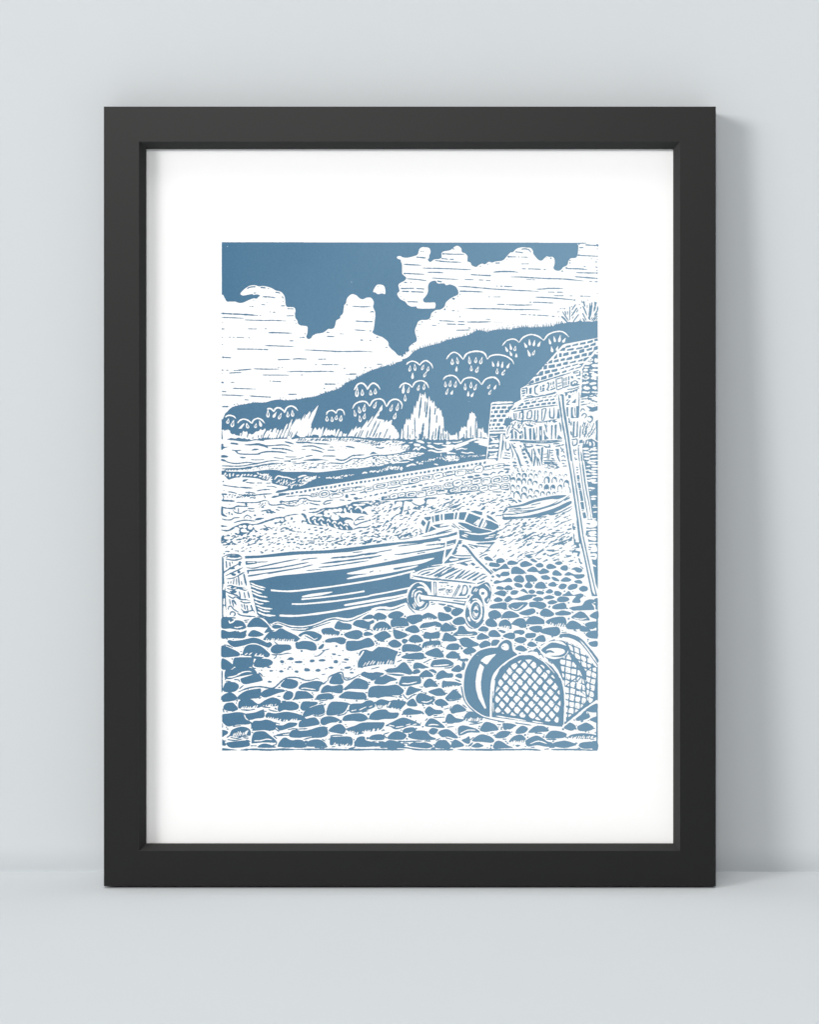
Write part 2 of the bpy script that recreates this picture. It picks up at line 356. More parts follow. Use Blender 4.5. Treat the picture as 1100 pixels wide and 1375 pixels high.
ART = """
T 290 320
#left cloud
W 60 862 150 852 250 850 310 868 370 860 440 828 505 806 545 810 565 790 590 768 545 752 505 760 480 748 410 762 360 768 325 745 360 700 410 660 460 635 520 629 575 645 640 640 720 658 760 675 800 700 860 713 900 745 925 800 935 890 960 922 1040 925 1068 965 1060 1010 1065 1065 1095 1110 1100 1145 1140 1170 1210 1178 1230 1200 1225 1280 1212 1320 1235 1352 1275 1340 1300 1305 1350 1282 1400 1275 1450 1260 1510 1215 1540 1218 1580 1205 1600 1170 1615 1105 1665 1075 1670 1045 1705 1005 1722 900 1745 870 1755 820 1780 780 1825 750 1880 762 1930 805 1975 818 2030 795 2085 800 2120 860 2110 920 2135 980 2140 1040 2120 1210 2102 1265 2160 1300 2240 1330 2310 1390 2320 1440 2360 1490 2400 1520 2440 1565 2485 1590 2500 1645 2420 1665 2260 1720 2100 1770 1930 1850 1850 1900 1750 1940 1680 2000 1580 2045 1450 2080 1330 2125 1200 2142 1100 2165 930 2175 850 2165 760 2175 650 2205 520 2205 350 2235 250 2255 190 2285 130 2340 60 2320
T 500 320
W 330 255 345 240 380 238 410 255 470 260 520 250 560 238 610 215 630 150 665 120 720 120 765 130 782 170 778 205 765 225 765 260 745 290 780 318 830 285 890 278 930 260 930 205 960 175 1050 158 1095 120 1145 100 1195 135 1205 185 1245 200 1280 240 1278 305 1320 325 1335 360 1375 380 1405 382 1430 360 1475 338 1515 348 1565 315 1610 325 1660 310 1720 305 1770 285 1850 195 1890 185 1940 140 2010 120 2080 125 2130 130 2160 170 2170 215 2230 285 2275 300 2310 270 2345 240 2375 250 2425 250 2450 285 2450 350 2435 400 2470 432 2525 430 2570 385 2620 360 2640 300 2670 268 2720 265 2750 245 2765 180 2770 100 2757 72 2800 66 2900 60 3050 50 3050 600 3050 1110 2800 1125 2650 1125 2560 1145 2470 1158 2430 1180 2200 1195 2000 1200 1900 1210 1860 1225 1760 1220 1600 1240 1540 1265 1520 1250 1430 1235 1380 1250 1290 1300 1160 1330 1000 1370 900 1410 780 1440 640 1480 560 1520 500 1570 495 1500 495 1460 550 1410 590 1385 597 1340 575 1270 575 1220 600 1160 615 1120 660 1097 740 1092 775 1070 790 1020 800 1000 850 965 920 955 970 915 990 860 1040 815 1090 785 1150 755 1155 710 1130 660 1090 632 1040 620 990 630 965 605 880 605 850 570 790 580 760 610 750 650 748 720 720 775 685 815 685 840 710 862 770 862 835 860 850 885 845 925 820 942 620 942 590 915 530 918 480 895 440 850 380 820 345 775 335 740 365 705 350 630 375 600 430 570 455 530 405 480 400 430 398 350 385 315 380 290 345 275
W 10 715 40 650 75 620 140 628 170 665 172 745 130 740 75 750 45 730
d 75 650 8 112 723 9 140 718 7
#left cloud marks
T 290 320
b 14 412 678 460 655 538 650
b 16 595 660 668 666
b 11 793 722 865 736
b 12 622 785 720 788 797 799
b 11 890 778 903 810
b 9 868 908 928 905
b 9 952 945 1048 948
d 705 675 9 515 735 11 530 733 8 902 845 8 905 875 4 503 830 9
f 8 445 912 515 919
f 9 598 888 662 894
f 5 675 862 712 865
f 10 668 985 797 995
f 9 945 1041 1042 1039
b 16 60 1005 200 1015 330 1020 565 1036
d 92 1008 17
f 5 585 1035 620 1036
b 9 70 1062 200 1066 382 1075
b 10 378 1096 640 1103 780 1102 945 1110
T 400 320
d 658 895 11
b 10 725 911 870 920 995 914
b 12 970 993 1005 983 1020 1000
d 1015 1048 7 1013 1082 7
T 290 420
d 85 130 8 85 215 11 85 330 8 85 425 10 90 600 14 85 770 11 85 810 6 86 935 16 90 1057 12
b 8 85 215 120 218
f 8 430 215 530 217 680 214
b 12 698 267 850 268 1020 275
f 8 145 328 300 330 455 336
f 5 720 374 770 374
b 9 985 376 1045 377
b 10 648 440 850 446 1042 454
f 10 238 486 480 488 705 495
b 12 300 488 420 487
b 10 90 598 205 604
b 10 828 630 920 627 1000 625
b 14 828 630 870 629
b 12 1020 625 1105 616 1220 622
f 7 100 770 300 774 485 757
b 10 280 772 480 756
b 11 500 752 700 757 845 756
f 6 805 734 900 736
b 13 170 810 250 805 350 803
b 10 938 796 1080 786 1250 790 1400 785 1590 790
f 9 1310 790 1500 786 1595 791
b 9 620 835 800 836 980 839
f 8 1070 838 1150 836 1205 838
f 10 720 916 830 922 975 926
f 7 100 933 250 935
b 9 220 1014 400 1020 540 1025
b 9 90 1057 140 1060
b 11 965 1095 1090 1093
d 1057 105 9 1072 142 8
T 400 420
d 105 195 6 95 282 10 70 330 9 400 262 11 625 745 9 905 738 13 973 737 8 890 780 8 632 888 7 690 888 8 785 865 8 355 1017 11 1015 45 8 1013 82 8 995 205 7 975 243 12 1068 328 12 535 945 7 600 960 7 803 830 6
b 9 20 335 95 332
b 8 380 263 425 264
b 13 388 316 490 320
f 9 560 280 625 288
b 11 765 110 880 117 1005 119
b 13 930 119 1008 118
b 9 758 228 860 236 912 240
f 12 815 365 985 371
b 10 90 498 350 510 600 520 850 517 1010 526
b 10 450 521 870 517
f 7 230 624 380 622
f 7 230 697 400 696 555 697
f 8 0 620 120 623
b 18 355 957 510 958
b 17 695 824 790 822
f 7 625 827 700 826
#right cloud marks
T 500 320
d 658 175 9 645 225 7 605 253 12 420 413 7 435 473 14 375 635 7 365 742 7 380 782 8 430 815 9 475 513 5 720 730 5 955 208 15 940 272 12 1090 140 10 1085 808 12 1035 845 6 1002 918 8 975 955 13 850 993 9 808 1047 8 775 1090 8
f 5 658 176 720 174
b 12 600 252 730 265
b 12 415 347 520 355 660 362
f 6 640 398 760 402 870 404
b 13 690 402 860 403 1060 410 1330 422
b 10 430 470 560 477 720 485
b 11 740 458 870 457 960 465
b 11 460 543 600 552 750 572
b 9 790 532 1000 545 1160 553
b 14 870 573 940 586
f 11 412 592 525 592
f 12 380 675 560 672 735 685
b 14 380 674 480 674
f 12 375 710 520 716 692 723
b 11 465 852 540 852 620 856
b 12 840 298 1000 315 1200 322
b 13 940 208 1100 214 1240 213
f 10 1040 282 1185 284
b 10 930 270 1020 282
f 6 1070 970 1165 978
T 600 320
d 95 145 9 452 375 9 552 348 8 808 280 8 830 247 14 855 218 4 180 750 9 152 777 8 178 1053 9 575 1090 9
b 15 655 332 718 331
b 13 920 182 980 187 1030 195
b 12 1000 146 1060 142 1110 158 1135 195
f 7 850 248 960 250 1100 255
b 11 820 244 890 251
f 6 1000 343 1150 343
f 9 985 408 1150 411 1335 420
b 16 628 455 740 446 880 447 960 456
f 12 300 486 440 494 600 502
b 12 860 518 1000 520 1150 530 1350 540 1550 545 1700 558 1850 574
f 6 1050 552 1190 558
b 8 0 545 130 552
f 9 210 553 400 557 590 568
b 13 150 648 250 648 330 655 480 668 640 682 800 690 960 700 1110 706 1250 716
f 9 670 642 770 644 890 648
b 11 770 645 850 648
b 14 172 710 350 714 495 722
b 18 172 710 260 710
d 95 812 14
f 5 525 786 770 787
f 9 660 886 760 888 900 894 1150 893
b 11 880 894 1000 898 1150 893
b 11 245 943 500 945 700 948 900 957 1100 956 1275 963
f 8 930 1024 1100 1026 1200 1032
f 6 465 1080 580 1090
T 700 320
d 345 263 7 402 268 12 425 315 4 430 345 5 308 302 5 658 298 10 658 332 9 655 362 5 555 440 11 610 400 14 485 497 5 780 75 15 783 160 8 782 190 4 775 225 14 757 262 6 905 470 10 1022 95 20 1025 143 9 1022 242 11 1025 282 8 1020 390 10 1020 435 9 1020 465 13 1022 540 12 1020 583 10 1025 740 7 1005 385 8
b 10 785 65 880 66
b 15 860 87 950 94 1035 98
b 12 780 125 840 125
b 10 770 228 900 235 1035 242
f 6 925 275 980 275
b 7 990 318 1030 318
f 7 840 378 870 380
b 15 595 402 680 408 780 410 890 420
b 11 735 459 860 464 1030 466
b 14 720 515 850 525 1030 538
f 7 915 578 1030 584
b 11 205 684 300 680 390 672 570 674
f 9 330 722 570 724
f 8 440 770 650 772 940 780
b 12 190 790 350 796 550 812 730 830
d 718 830 12
f 10 115 858 250 860 440 870
b 8 210 1032 300 1036 382 1043
f 9 415 1047 475 1052
d 505 1053 9 432 870 6 765 823 4 900 830 8 865 845 7 785 890 9 803 935 11 680 918 10 778 925 6 685 993 7 530 945 8 557 943 7 585 945 12 498 988 9 527 985 7
T 600 420
f 10 0 110 130 117 265 122
b 11 260 124 420 124 600 121
d 645 125 8 675 127 7 703 127 6 735 127 7
f 10 -120 140 0 150 130 154
b 10 140 155 248 159
b 11 285 203 325 205
b 10 120 234 230 233 322 230
f 9 -240 165 -80 176
b 9 -110 105 60 113
d 175 53 8 820 175 7 840 165 6 895 162 6 675 172 5 568 207 6
T 500 420
d 808 45 9 778 90 9 668 123 10 632 158 12 600 207 5 597 243 9 618 320 8 625 347 6 612 393 5 550 427 9 68 328 12
b 8 175 465 210 465
b 9 60 692 135 690
f 6 630 160 660 163
#grass along ridge
T 290 320
g 14 22 1400 2100 1580 2045 1680 2005 1750 1945 1930 1853 2100 1773 2260 1722 2380 1675
g 16 15 200 2283 250 2258 350 2238 450 2218 520 2208 600 2218 650 2208
g 14 14 850 2168 930 2178 1100 2168 1230 2142 1330 2128 1450 2083 1580 2048
T 500 420
g 17 24 530 525 640 485 780 445 900 412 1000 375
T 600 420
g 16 30 0 372 160 335 290 303 380 255 430 240 520 252 545 268 600 242 760 224 860 228 900 213 1000 205 1100 195
T 700 420
g 15 34 0 203 200 198 430 183
g 15 40 430 180 470 155 560 143 600 143
#white teeth cutting where sky meets ridge
T 500 420
w 16 300 690 290 610
w 16 330 670 318 590
w 16 362 660 350 580
w 18 395 640 378 570
w 18 420 620 400 590
w 22 440 605 425 555
w 20 465 590 455 520
w 20 490 585 478 520
w 18 510 565 490 520
w 16 270 700 262 640
w 14 240 715 236 660
W 400 610 440 560 470 600 420 620
W 470 590 500 500 520 540 495 585
#plants top right
T 700 320
b 11 655 915 655 1010 652 1100
b 16 735 885 705 930 680 968
b 16 755 930 715 990 672 1050
b 9 770 955 742 1000
b 14 780 1015 745 1060 700 1120
b 9 710 1045 670 1100
b 9 625 975 628 1025
b 15 590 972 608 1030
b 14 555 980 600 1050 640 1110
b 24 540 1045 580 1080 625 1130
b 10 700 1130 725 1095
b 10 540 1110 585 1150
b 11 818 835 822 870
b 20 838 840 850 890 862 920
b 18 830 905 860 970 885 1040
b 8 890 890 890 940
b 18 930 865 922 960 915 1060
b 20 955 855 945 960 925 1070
b 24 990 850 998 900 980 985
b 9 1012 855 1010 885
b 16 1030 910 1025 970 980 1040
b 13 1030 1005 990 1060 950 1110
b 12 825 1000 860 1070 880 1110
b 24 905 1055 925 1085 920 1100
b 9 800 1075 795 1110
b 18 830 1070 860 1130
b 11 1030 1040 990 1090 965 1125
b 9 1030 1070 1000 1115
b 13 960 1060 925 1110
BS 520 1145 600 1130 650 1122 700 1130 760 1115 800 1100 830 1120 900 1115 960 1120 1030 1105 1030 1160 520 1160
w 9 655 1118 690 1075
w 9 715 1120 740 1090
w 9 605 1140 570 1095
w 9 585 1148 552 1110
w 10 915 1115 890 1060
w 10 925 1110 945 1065
#heart trees
T 500 420
w 20 455 700 490 665 545 650 600 670 638 708
w 20 635 708 670 665 720 642 770 668 800 705 815 750
D 510 700 500 790 38 1
D 570 680 575 780 38 1
D 545 795 538 890 36 0
D 695 690 665 770 36 1
D 755 715 745 785 38 1
D 735 780 690 865 36 1
w 20 362 1015 395 965 445 945 500 965 535 1005
w 20 535 1005 575 935 655 910 715 935 745 975 760 1015
D 425 955 412 1085 40 0
D 500 985 475 1080 34 1
D 632 960 612 1045 38 1
D 702 945 690 1035 38 1
w 20 950 905 985 860 1060 840 1120 860 1160 905 1188 962
w 20 1185 962 1235 890 1330 868 1420 905 1470 970
w 22 1470 970 1520 895 1610 865 1670 885 1705 930 1712 975
D 980 915 985 1000 38 1
D 1055 900 1042 995 40 1
D 1025 1005 990 1100 34 1
D 1085 1035 1060 1100 34 0
D 1130 905 1110 1005 40 1
D 1248 940 1250 1040 38 1
D 1330 920 1325 1015 38 1
D 1405 950 1370 1040 38 1
D 1292 1045 1288 1125 34 0
D 1365 1065 1330 1130 34 0
D 1590 955 1550 1020 34 1
D 1668 960 1638 1030 32 0
D 1605 1030 1565 1100 34 1
T 600 420
w 20 -5 625 40 560 100 530 165 560 222 630
w 22 220 630 270 550 370 518 470 525 520 560 545 628
w 20 548 625 590 580 690 562 800 585 880 640 905 698
D 75 610 75 700 46 1
D 135 590 152 690 38 1
D 135 710 130 790 34 0
D 300 580 312 690 40 1
D 395 590 388 675 42 1
D 480 590 450 690 44 1
D 330 700 332 785 38 1
D 430 715 395 805 44 1
D 610 645 632 725 32 0
D 695 640 688 725 34 0
D 755 650 742 740 34 0
D 850 670 810 745 34 0
D 680 740 678 825 40 1
D 790 755 745 840 42 1
w 18 745 445 800 380 880 352 935 365 972 400
w 20 972 400 1030 330 1130 292 1230 315 1305 372
w 20 1303 372 1370 290 1480 252 1570 260 1645 325
D 785 450 820 525 34 0
D 850 410 868 500 32 0
D 925 440 915 515 40 1
D 845 510 875 580 32 0
D 935 540 935 600 34 0
D 1040 395 1075 470 36 0
D 1110 350 1118 440 34 0
D 1185 360 1168 450 34 0
D 1265 380 1225 455 36 0
D 1085 490 1122 588 36 0
D 1190 495 1155 570 36 1
D 1375 340 1395 425 34 0
D 1440 310 1458 395 32 0
D 1530 290 1510 395 38 0
D 1600 335 1560 400 36 0
D 1405 445 1422 530 38 0
D 1500 440 1475 510 30 0
T 290 520
b 10 78 103 250 108 330 113 380 114
b 12 440 115 560 124 730 132
d 724 135 12 82 105 10 835 142 5 865 140 6 905 142 7 932 143 7 245 232 9 280 222 7
f 10 380 168 455 172
b 16 78 261 170 260
#hill left trees
w 20 122 405 150 382 190 378 235 390 266 420
D 170 415 150 490 42 1
D 238 435 210 535 50 1
w 20 285 485 320 445 370 428 430 445 482 490
w 20 482 490 500 445 555 418 610 435 655 485
WS 300 555 330 520 375 480 380 500 350 540 345 556
D 412 475 430 555 40 1
w 12 405 485 408 545
D 540 480 525 548 40 1
D 580 440 605 530 40 0
w 22 690 300 700 288 740 290 775 330
w 22 775 330 800 285 845 275 890 300 925 340
w 22 915 345 950 275 1010 252 1060 272 1100 315
D 695 300 698 405 48 1
D 815 325 765 408 38 0
D 880 340 840 430 40 1
D 960 320 965 405 42 1
D 1022 300 1030 395 46 1
T 400 520
w 18 380 375 400 330 450 312 490 325 510 355
w 18 510 355 530 310 570 298 610 320 628 380
D 390 380 390 460 46 1
D 455 390 460 465 44 1
D 525 370 510 440 46 1
D 585 370 572 460 48 1
w 20 732 290 770 225 850 190 920 200 965 258
w 20 965 258 1010 180 1090 155 1150 180 1190 265
w 20 1190 265 1240 185 1310 160 1370 185 1400 240 1390 295
D 755 300 772 395 36 1
D 815 255 835 350 42 1
D 900 220 885 330 46 1
D 825 370 842 468 42 1
D 905 345 885 430 42 1
D 800 -10 790 130 52 1
D 865 20 865 115 46 1
D 975 30 980 110 44 1
D 1040 10 1040 95 44 1
w 22 755 40 800 -35 860 -55 910 -20 932 30
w 22 932 35 970 -30 1020 -55 1075 -20 1105 30
D 1060 185 1020 285 40 1
D 1135 235 1105 320 42 1
D 1090 310 1065 390 40 1
D 1275 225 1240 325 40 1
D 1352 205 1328 318 40 1
D 1322 335 1290 428 46 1
D 1440 90 1442 190 40 1
#white grasses at water edge
T 290 520
WS 80 575 100 568 115 590 130 565 145 585 155 558 170 580 185 575 190 612 215 632 245 625 260 642 300 650 315 655 325 612 350 618 365 580 385 602 415 590 425 615 400 700 385 680 350 690 300 675 260 690 200 680 120 705 95 715 85 650
WS 400 690 430 630 455 620 470 635 500 630 530 595 575 590 600 555 610 580 640 570 655 548 668 575 640 620 620 680 600 690 575 680 560 700 520 695 470 710 440 690 420 700
b 9 415 680 435 610
b 9 565 680 570 640
b 9 605 680 615 630
b 9 330 660 350 615
b 9 490 700 495 660
w 24 640 682 700 578
w 26 670 682 742 560
w 16 708 682 745 600
w 26 732 690 790 552
w 26 765 690 805 548
w 24 790 685 838 565
w 26 825 685 885 562
w 26 872 680 960 488
w 20 910 680 960 560
w 26 930 680 1022 430
WS 950 690 985 600 1000 540 1060 450 1090 395 1105 440 1130 415 1135 455 1205 340 1215 375 1260 318 1268 352 1300 285 1290 340 1378 232 1330 370 1280 490 1275 520 1240 580 1200 650 1190 670 1140 670 1100 650 1040 670 1010 700
b 9 1000 680 1030 600
b 9 975 660 1010 590
b 14 1050 670 1095 590
b 9 1080 440 1100 395
b 8 1178 425 1210 345
b 8 1240 430 1295 310
b 18 1010 690 1060 665 1090 640
T 400 520
w 26 110 655 175 510
w 24 145 660 185 550
w 24 175 655 235 540
WS 190 640 225 590 238 540 255 580 265 570 290 535 305 575 345 520 340 570 320 650 290 680 270 640 220 635
WS 325 660 350 600 388 535 395 590 415 560 430 590 450 565 465 590 500 555 505 610 490 655 450 630 430 650 400 640 380 660 355 640
w 26 505 665 555 555
w 26 545 665 585 590
WS 560 655 590 590 595 620 580 665
WS 600 660 610 615 640 630 660 615 655 640 640 665 620 655
WS 665 660 735 550 735 590 795 508 785 560 845 528 840 570 940 435 930 490 1010 375 1000 440 1070 340 1060 420 1160 440 1155 480 1200 435 1205 470 1270 430 1255 500 1290 520 1310 560 1330 570 1340 690 1300 700 1290 680 1250 700 1200 680 1160 690 1120 680 1080 680 1000 680 940 670 900 680 830 670 780 665 720 655
b 11 760 665 800 600
b 10 800 680 852 570
b 10 835 670 882 565
b 13 915 670 945 580
b 9 930 540 1005 425
b 10 955 670 1060 440
b 11 1000 675 1110 450
b 10 1040 675 1070 610
b 10 1085 680 1110 600
b 11 1150 690 1210 550
b 9 1100 640 1120 600
b 9 1020 650 1035 610
b 10 1230 690 1240 640
w 12 1070 380 1100 320 1130 260
h 20 22 0 665 60 665 110 660
T 500 520
WS 245 700 250 605 270 622 290 540 305 595 325 632 350 590 362 660 352 690 330 668 310 690 290 672 275 700
WS 380 695 395 545 415 600 430 480 440 510 460 410 475 450 495 415 515 460 525 340 545 380 565 235 580 300 600 175 615 200 645 60 660 130 675 85 695 120 710 55 725 160 740 140 750 200 765 100 780 200 795 165 810 220 830 180 845 270 860 240 870 300 895 270 910 320 925 300 940 400 955 395 965 590 975 585 990 610 1005 575 1020 650 1035 610 1048 650 1110 640 1110 700 1060 690 1040 700 1000 715 985 690 945 712 930 690 910 715 890 680 870 700 830 710 810 690 790 710 765 700 745 680 720 700 700 650 680 705 650 680 620 690 600 710 575 690 545 700 515 705 495 690 455 705 430 680 410 690
b 11 475 700 480 500
b 12 415 690 420 580
b 9 512 690 506 630
b 14 577 690 568 400
f 8 540 640 545 470
b 30 662 700 675 590 690 475
b 22 625 420 645 250 660 130
b 22 720 410 735 280 742 190
b 20 755 710 770 450 778 250
b 14 702 340 715 180
b 16 800 700 825 590
b 12 845 700 858 540
b 28 885 710 895 600 905 510
b 12 920 700 932 610
b 14 960 710 950 540
b 22 640 690 635 620
b 20 838 370 850 270
b 14 862 480 868 370
b 12 600 690 585 660
b 12 985 690 990 620
b 12 1020 690 1022 640
b 10 700 690 705 650
T 600 520
WS 0 705 0 580 15 600 20 660 35 610 50 650 65 640 80 660 95 635 110 655 135 600 145 650 150 700 170 590 185 590 200 520 215 555 240 515 250 540 262 520 268 580 280 450 300 430 310 340 325 360 340 320 350 350 375 350 385 400 395 385 410 500 415 560 430 550 445 560 460 550 465 590 485 530 500 600 520 620 530 605 545 640 555 690 500 670 470 680 440 670 420 680 400 670 398 692 370 680 350 685 330 680 300 680 270 680 250 690 230 660 200 680 170 700 140 705 100 700 50 705
b 18 266 690 268 570
b 14 322 690 322 510
b 12 386 690 390 400
b 20 408 690 412 540
b 14 158 705 160 600
b 12 24 705 22 610
b 10 230 690 232 620
b 12 355 690 352 640
b 10 465 690 462 590
#sea
T 290 520
W 60 725 200 712 350 729 430 729 530 712 640 722 660 708 900 692 1010 702 1100 685 1300 680 1700 680 1900 690 2100 715 2200 730 2300 716 2400 716 2540 732 2520 750 2450 770 2560 770 2600 790 2590 840 2540 855 2500 870 2480 880 2600 870 2720 870 2800 890 2700 930 2600 950 2500 980 2400 1010 2300 1030 2250 1045 2200 1058 2100 1064 1900 1090 1860 1090 1800 1092 1500 1130 1350 1142 1200 1132 1100 1136 900 1132 800 1110 640 1112 480 1132 150 1130 140 1105 60 1092
b 24 190 752 250 757 302 766
B 380 768 480 760 560 750 630 765 680 785 700 822 660 805 560 780 470 782 400 778
b 15 640 782 720 785 860 775 940 778 1005 798
B 70 765 98 765 104 798 190 798 140 808 105 822 70 842
b 11 205 842 270 850 342 845
B 250 852 275 848 300 880 380 890 560 890 600 872 575 905 400 907 300 898
b 17 560 890 680 865 840 868 960 886
B 468 848 520 824 580 832 530 846
b 17 740 822 880 825 960 838 1040 862
B 925 725 1000 738 1045 765 980 755 930 740
B 1060 735 1110 730 1110 750
B 70 915 130 913 165 935 110 945 70 943
b 10 315 938 405 947
b 18 330 942 380 950
b 8 460 970 540 976 660 970
b 8 770 942 920 963
b 9 920 933 1010 936 1090 934
b 13 80 970 140 1000 220 1020 300 1022 430 1008 520 1022 600 1015 700 992 800 985 880 992
B 70 962 120 975 135 995 70 988
b 10 910 993 1005 988
d 990 992 14
b 13 70 1055 250 1060 370 1055 460 1038 560 1032
b 17 70 1095 250 1098 420 1085 600 1050 760 1025 900 1020
b 9 1000 970 1100 960
b 8 1010 1003 1080 1003
s 1 40 20 60 11 -20 400 1095 640 1050 800 1030 1100 1015 1100 1110 400 1110
T 400 520
s 2 120 14 40 13 -40 0 690 300 690 700 690 900 710 1100 740 1100 780 980 775 800 730 600 725 0 715
b 22 -20 742 80 742 165 738
b 15 110 740 260 755 435 765
b 15 50 795 190 787 260 805 357 838
b 15 175 838 260 852 345 877
b 8 45 833 105 832
b 11 390 845 503 846
b 8 425 803 480 804
b 20 640 793 710 802 767 818
d 550 748 6 578 793 6 650 820 7 547 833 7
b 12 100 930 205 912
b 9 0 965 80 938
b 12 330 930 360 922 510 925
B 60 985 160 965 260 960 350 972 460 988 330 980 220 990 140 986
b 18 500 962 580 980 640 970 720 925 770 915 900 907
b 14 570 1025 640 1012 740 960 880 958 990 925 1050 915 1200 912 1350 890 1450 878
b 15 430 1015 540 1022 620 1028
B 965 905 1010 865 1055 885 1085 890 1010 897
b 16 1045 805 1110 817 1165 805
b 10 -10 1025 120 1005
s 3 55 20 70 12 -15 0 1030 430 1000 600 1045 740 985 1100 935 1100 1050 750 1070 620 1095 0 1100
T 500 520
s 4 70 20 60 12 20 0 925 300 900 480 880 600 880 780 900 700 930 500 960 380 990 250 1020 0 1055
s 5 34 25 60 13 -35 0 725 200 715 430 720 560 760 560 840 450 850 350 790 200 760 0 760
s 15 14 30 80 13 -10 420 800 540 790 600 860 760 890 500 930 380 900
s 6 10 8 20 8 0 200 790 420 800 330 870 200 850
#water right
w 22 545 845 590 815 620 838 660 800 725 828
W 565 755 640 765 640 790 570 790
W 480 745 545 733 530 752
W 585 720 650 712 700 740 690 755 640 745
W 735 740 800 745 760 756
W 820 748 960 750 900 768 860 765
W 985 755 1050 732 1050 757
W 735 790 770 770 830 800 800 815
W 820 800 900 825 1000 805 1060 780 1100 800 1040 850 960 850 860 835
w 22 740 855 800 848 880 870 980 862 1040 880 1100 890
W 930 770 1000 775 1080 770 1040 790 960 790
s 7 12 30 60 -15 60 885 910 950 905 1100 930 1150 940 1150 985 1000 985 900 965
w 18 260 1025 330 1010 450 1005 505 990
w 20 420 970 470 958 520 975 562 968
w 22 455 1065 500 1045 540 1035 590 1045
s 8 14 14 34 -24 -20 580 990 650 1000 720 980 890 930 880 970 740 1000 680 1035 590 1020
w 18 830 1030 860 1035 888 1045
s 9 16 14 40 -18 -50 170 1100 250 1065 400 1075 420 1100
T 600 520
w 22 0 792 60 800 100 790 250 740 400 695 548 702
W 365 735 440 710 552 698 552 792 500 788 430 768 440 752 400 748
w 14 120 842 200 820 240 830 282 826
w 16 190 870 240 880 280 885 330 875 372 888
s 10 26 20 50 -18 -40 0 920 80 910 170 940 160 985 80 985 0 970
s 11 26 14 34 -12 -30 180 920 260 920 520 905 525 920 300 945 190 945
W 0 728 40 735 50 755 0 768
W 70 735 150 730 200 715 212 727 120 748
W 0 790 90 770 110 800 40 815 0 802
w 20 0 852 50 840 90 812
w 18 0 890 70 884 130 895
w 26 100 822 160 795 300 745
#house base white
T 700 520
WS 0 10 70 -25 560 -570 590 -582 1030 -665 1040 -665 1040 1200 -420 1200 -400 1000 -340 640 -200 560 -140 480 -170 330 -95 215 0 165
T 700 420
BS 600 445 670 432 668 460 600 472
BS 690 430 770 408 768 435 685 450
BS 795 405 870 390 868 418 790 432
BS 893 385 968 360 966 395 890 412
BS 985 352 1033 342 1033 375 985 385
BS 560 470 600 465 590 508 515 515
BS 620 490 710 470 708 500 612 512
BS 745 472 830 455 830 478 735 497
BS 848 448 912 430 912 462 840 478
BS 935 425 1005 395 1003 438 930 450
BS 510 545 548 542 548 592 510 598
BS 570 545 640 525 640 568 562 585
BS 675 525 750 510 750 545 665 562
BS 785 500 850 482 850 528 778 545
BS 880 490 960 462 955 495 885 515
BS 980 460 1033 440 1033 490 975 510
BS 440 605 485 545 485 605 445 625
BS 440 640 505 620 508 655 440 668
BS 535 620 590 605 590 640 530 650
BS 620 605 690 585 690 625 603 640
BS 720 580 790 560 790 605 712 620
BS 815 555 885 535 885 580 810 590
BS 910 535 985 510 940 570 905 580
BS 370 660 420 628 420 675 358 682
BS 370 705 455 690 455 735 370 745
BS 480 690 540 675 540 715 475 725
BS 565 670 630 652 630 695 562 702
BS 655 665 738 638 738 665 650 682
BS 770 640 830 615 828 648 758 658
BS 845 610 925 588 860 650 835 650
BS 305 710 350 700 350 755 300 762
BS 320 780 390 765 390 805 320 825
BS 410 765 490 748 488 785 412 800
BS 500 765 580 725 575 750 495 765
BS 600 722 670 705 665 722 590 745
BS 690 700 770 680 765 695 690 720
BS 780 690 850 670 820 710 780 700
BS 235 820 255 790 300 780 295 840 235 850
BS 190 885 245 868 248 910 190 930
BS 270 865 345 840 345 885 265 905
BS 370 830 430 815 430 855 368 875
BS 450 810 520 792 520 820 450 845
BS 550 790 610 768 610 795 550 812
BS 640 770 712 735 710 760 632 780
BS 735 740 830 708 800 735 730 755
BS 90 960 130 915 170 900 175 938 100 962
BS 210 850 200 845 225 815 215 845
d 275 752 9 345 682 9
BS 140 860 190 840 240 830 225 850 150 868
b 15 60 985 250 932 460 868 680 800
BS 0 1035 20 1030 20 1045 0 1050
b 10 0 1060 70 1045
b 10 0 1090 60 1080
b 16 65 1000 80 1020 75 1090
BS 110 1012 145 1000 140 1088 110 1088
b 18 185 990 190 1080 235 1095
BS 185 985 240 960 225 985 195 1012
BS 255 985 272 980 272 1040 255 1045
BS 285 972 318 962 318 988 285 998
BS 285 1008 315 1002 315 1050 250 1068 250 1058 285 1045
e 300 1030 6 265 1010 5
b 20 345 950 372 945 368 1000 350 1030 382 1045
BS 395 938 412 932 410 970 395 975
BS 425 925 447 918 445 960 425 968
BS 390 1030 460 1000 465 1018 395 1045
d 412 1000 9 440 985 9 330 1010 5
b 15 472 880 480 1040
b 15 553 860 560 1000
b 11 480 890 550 870
b 11 490 950 545 938
b 11 490 992 545 975
b 13 485 1037 560 1010
BS 572 878 588 872 588 978 572 982
BS 600 868 615 862 615 970 600 976
BS 632 855 652 850 650 960 632 966
b 14 555 1008 660 975
w 7 560 930 660 905
BS 668 850 700 850 705 885 672 880
BS 665 930 690 920 690 985 665 980
b 11 690 800 780 770
b 9 700 815 775 800
b 11 680 940 720 912 760 930 740 955 690 965
b 12 680 985 790 960
d 720 945 9 710 800 8
b 18 735 850 795 830
b 18 760 880 800 890
b 14 790 780 795 850
b 13 620 1030 700 1020 790 990
b 11 470 1095 620 1070 700 1050 790 1010
b 13 330 1100 420 1080 470 1060
#right gable stones
BS 1033 510 935 610 845 715 822 760 812 900 800 1100 800 1145 1033 1080
w 22 1040 495 930 600 830 720
w 22 818 740 806 1000 800 1110
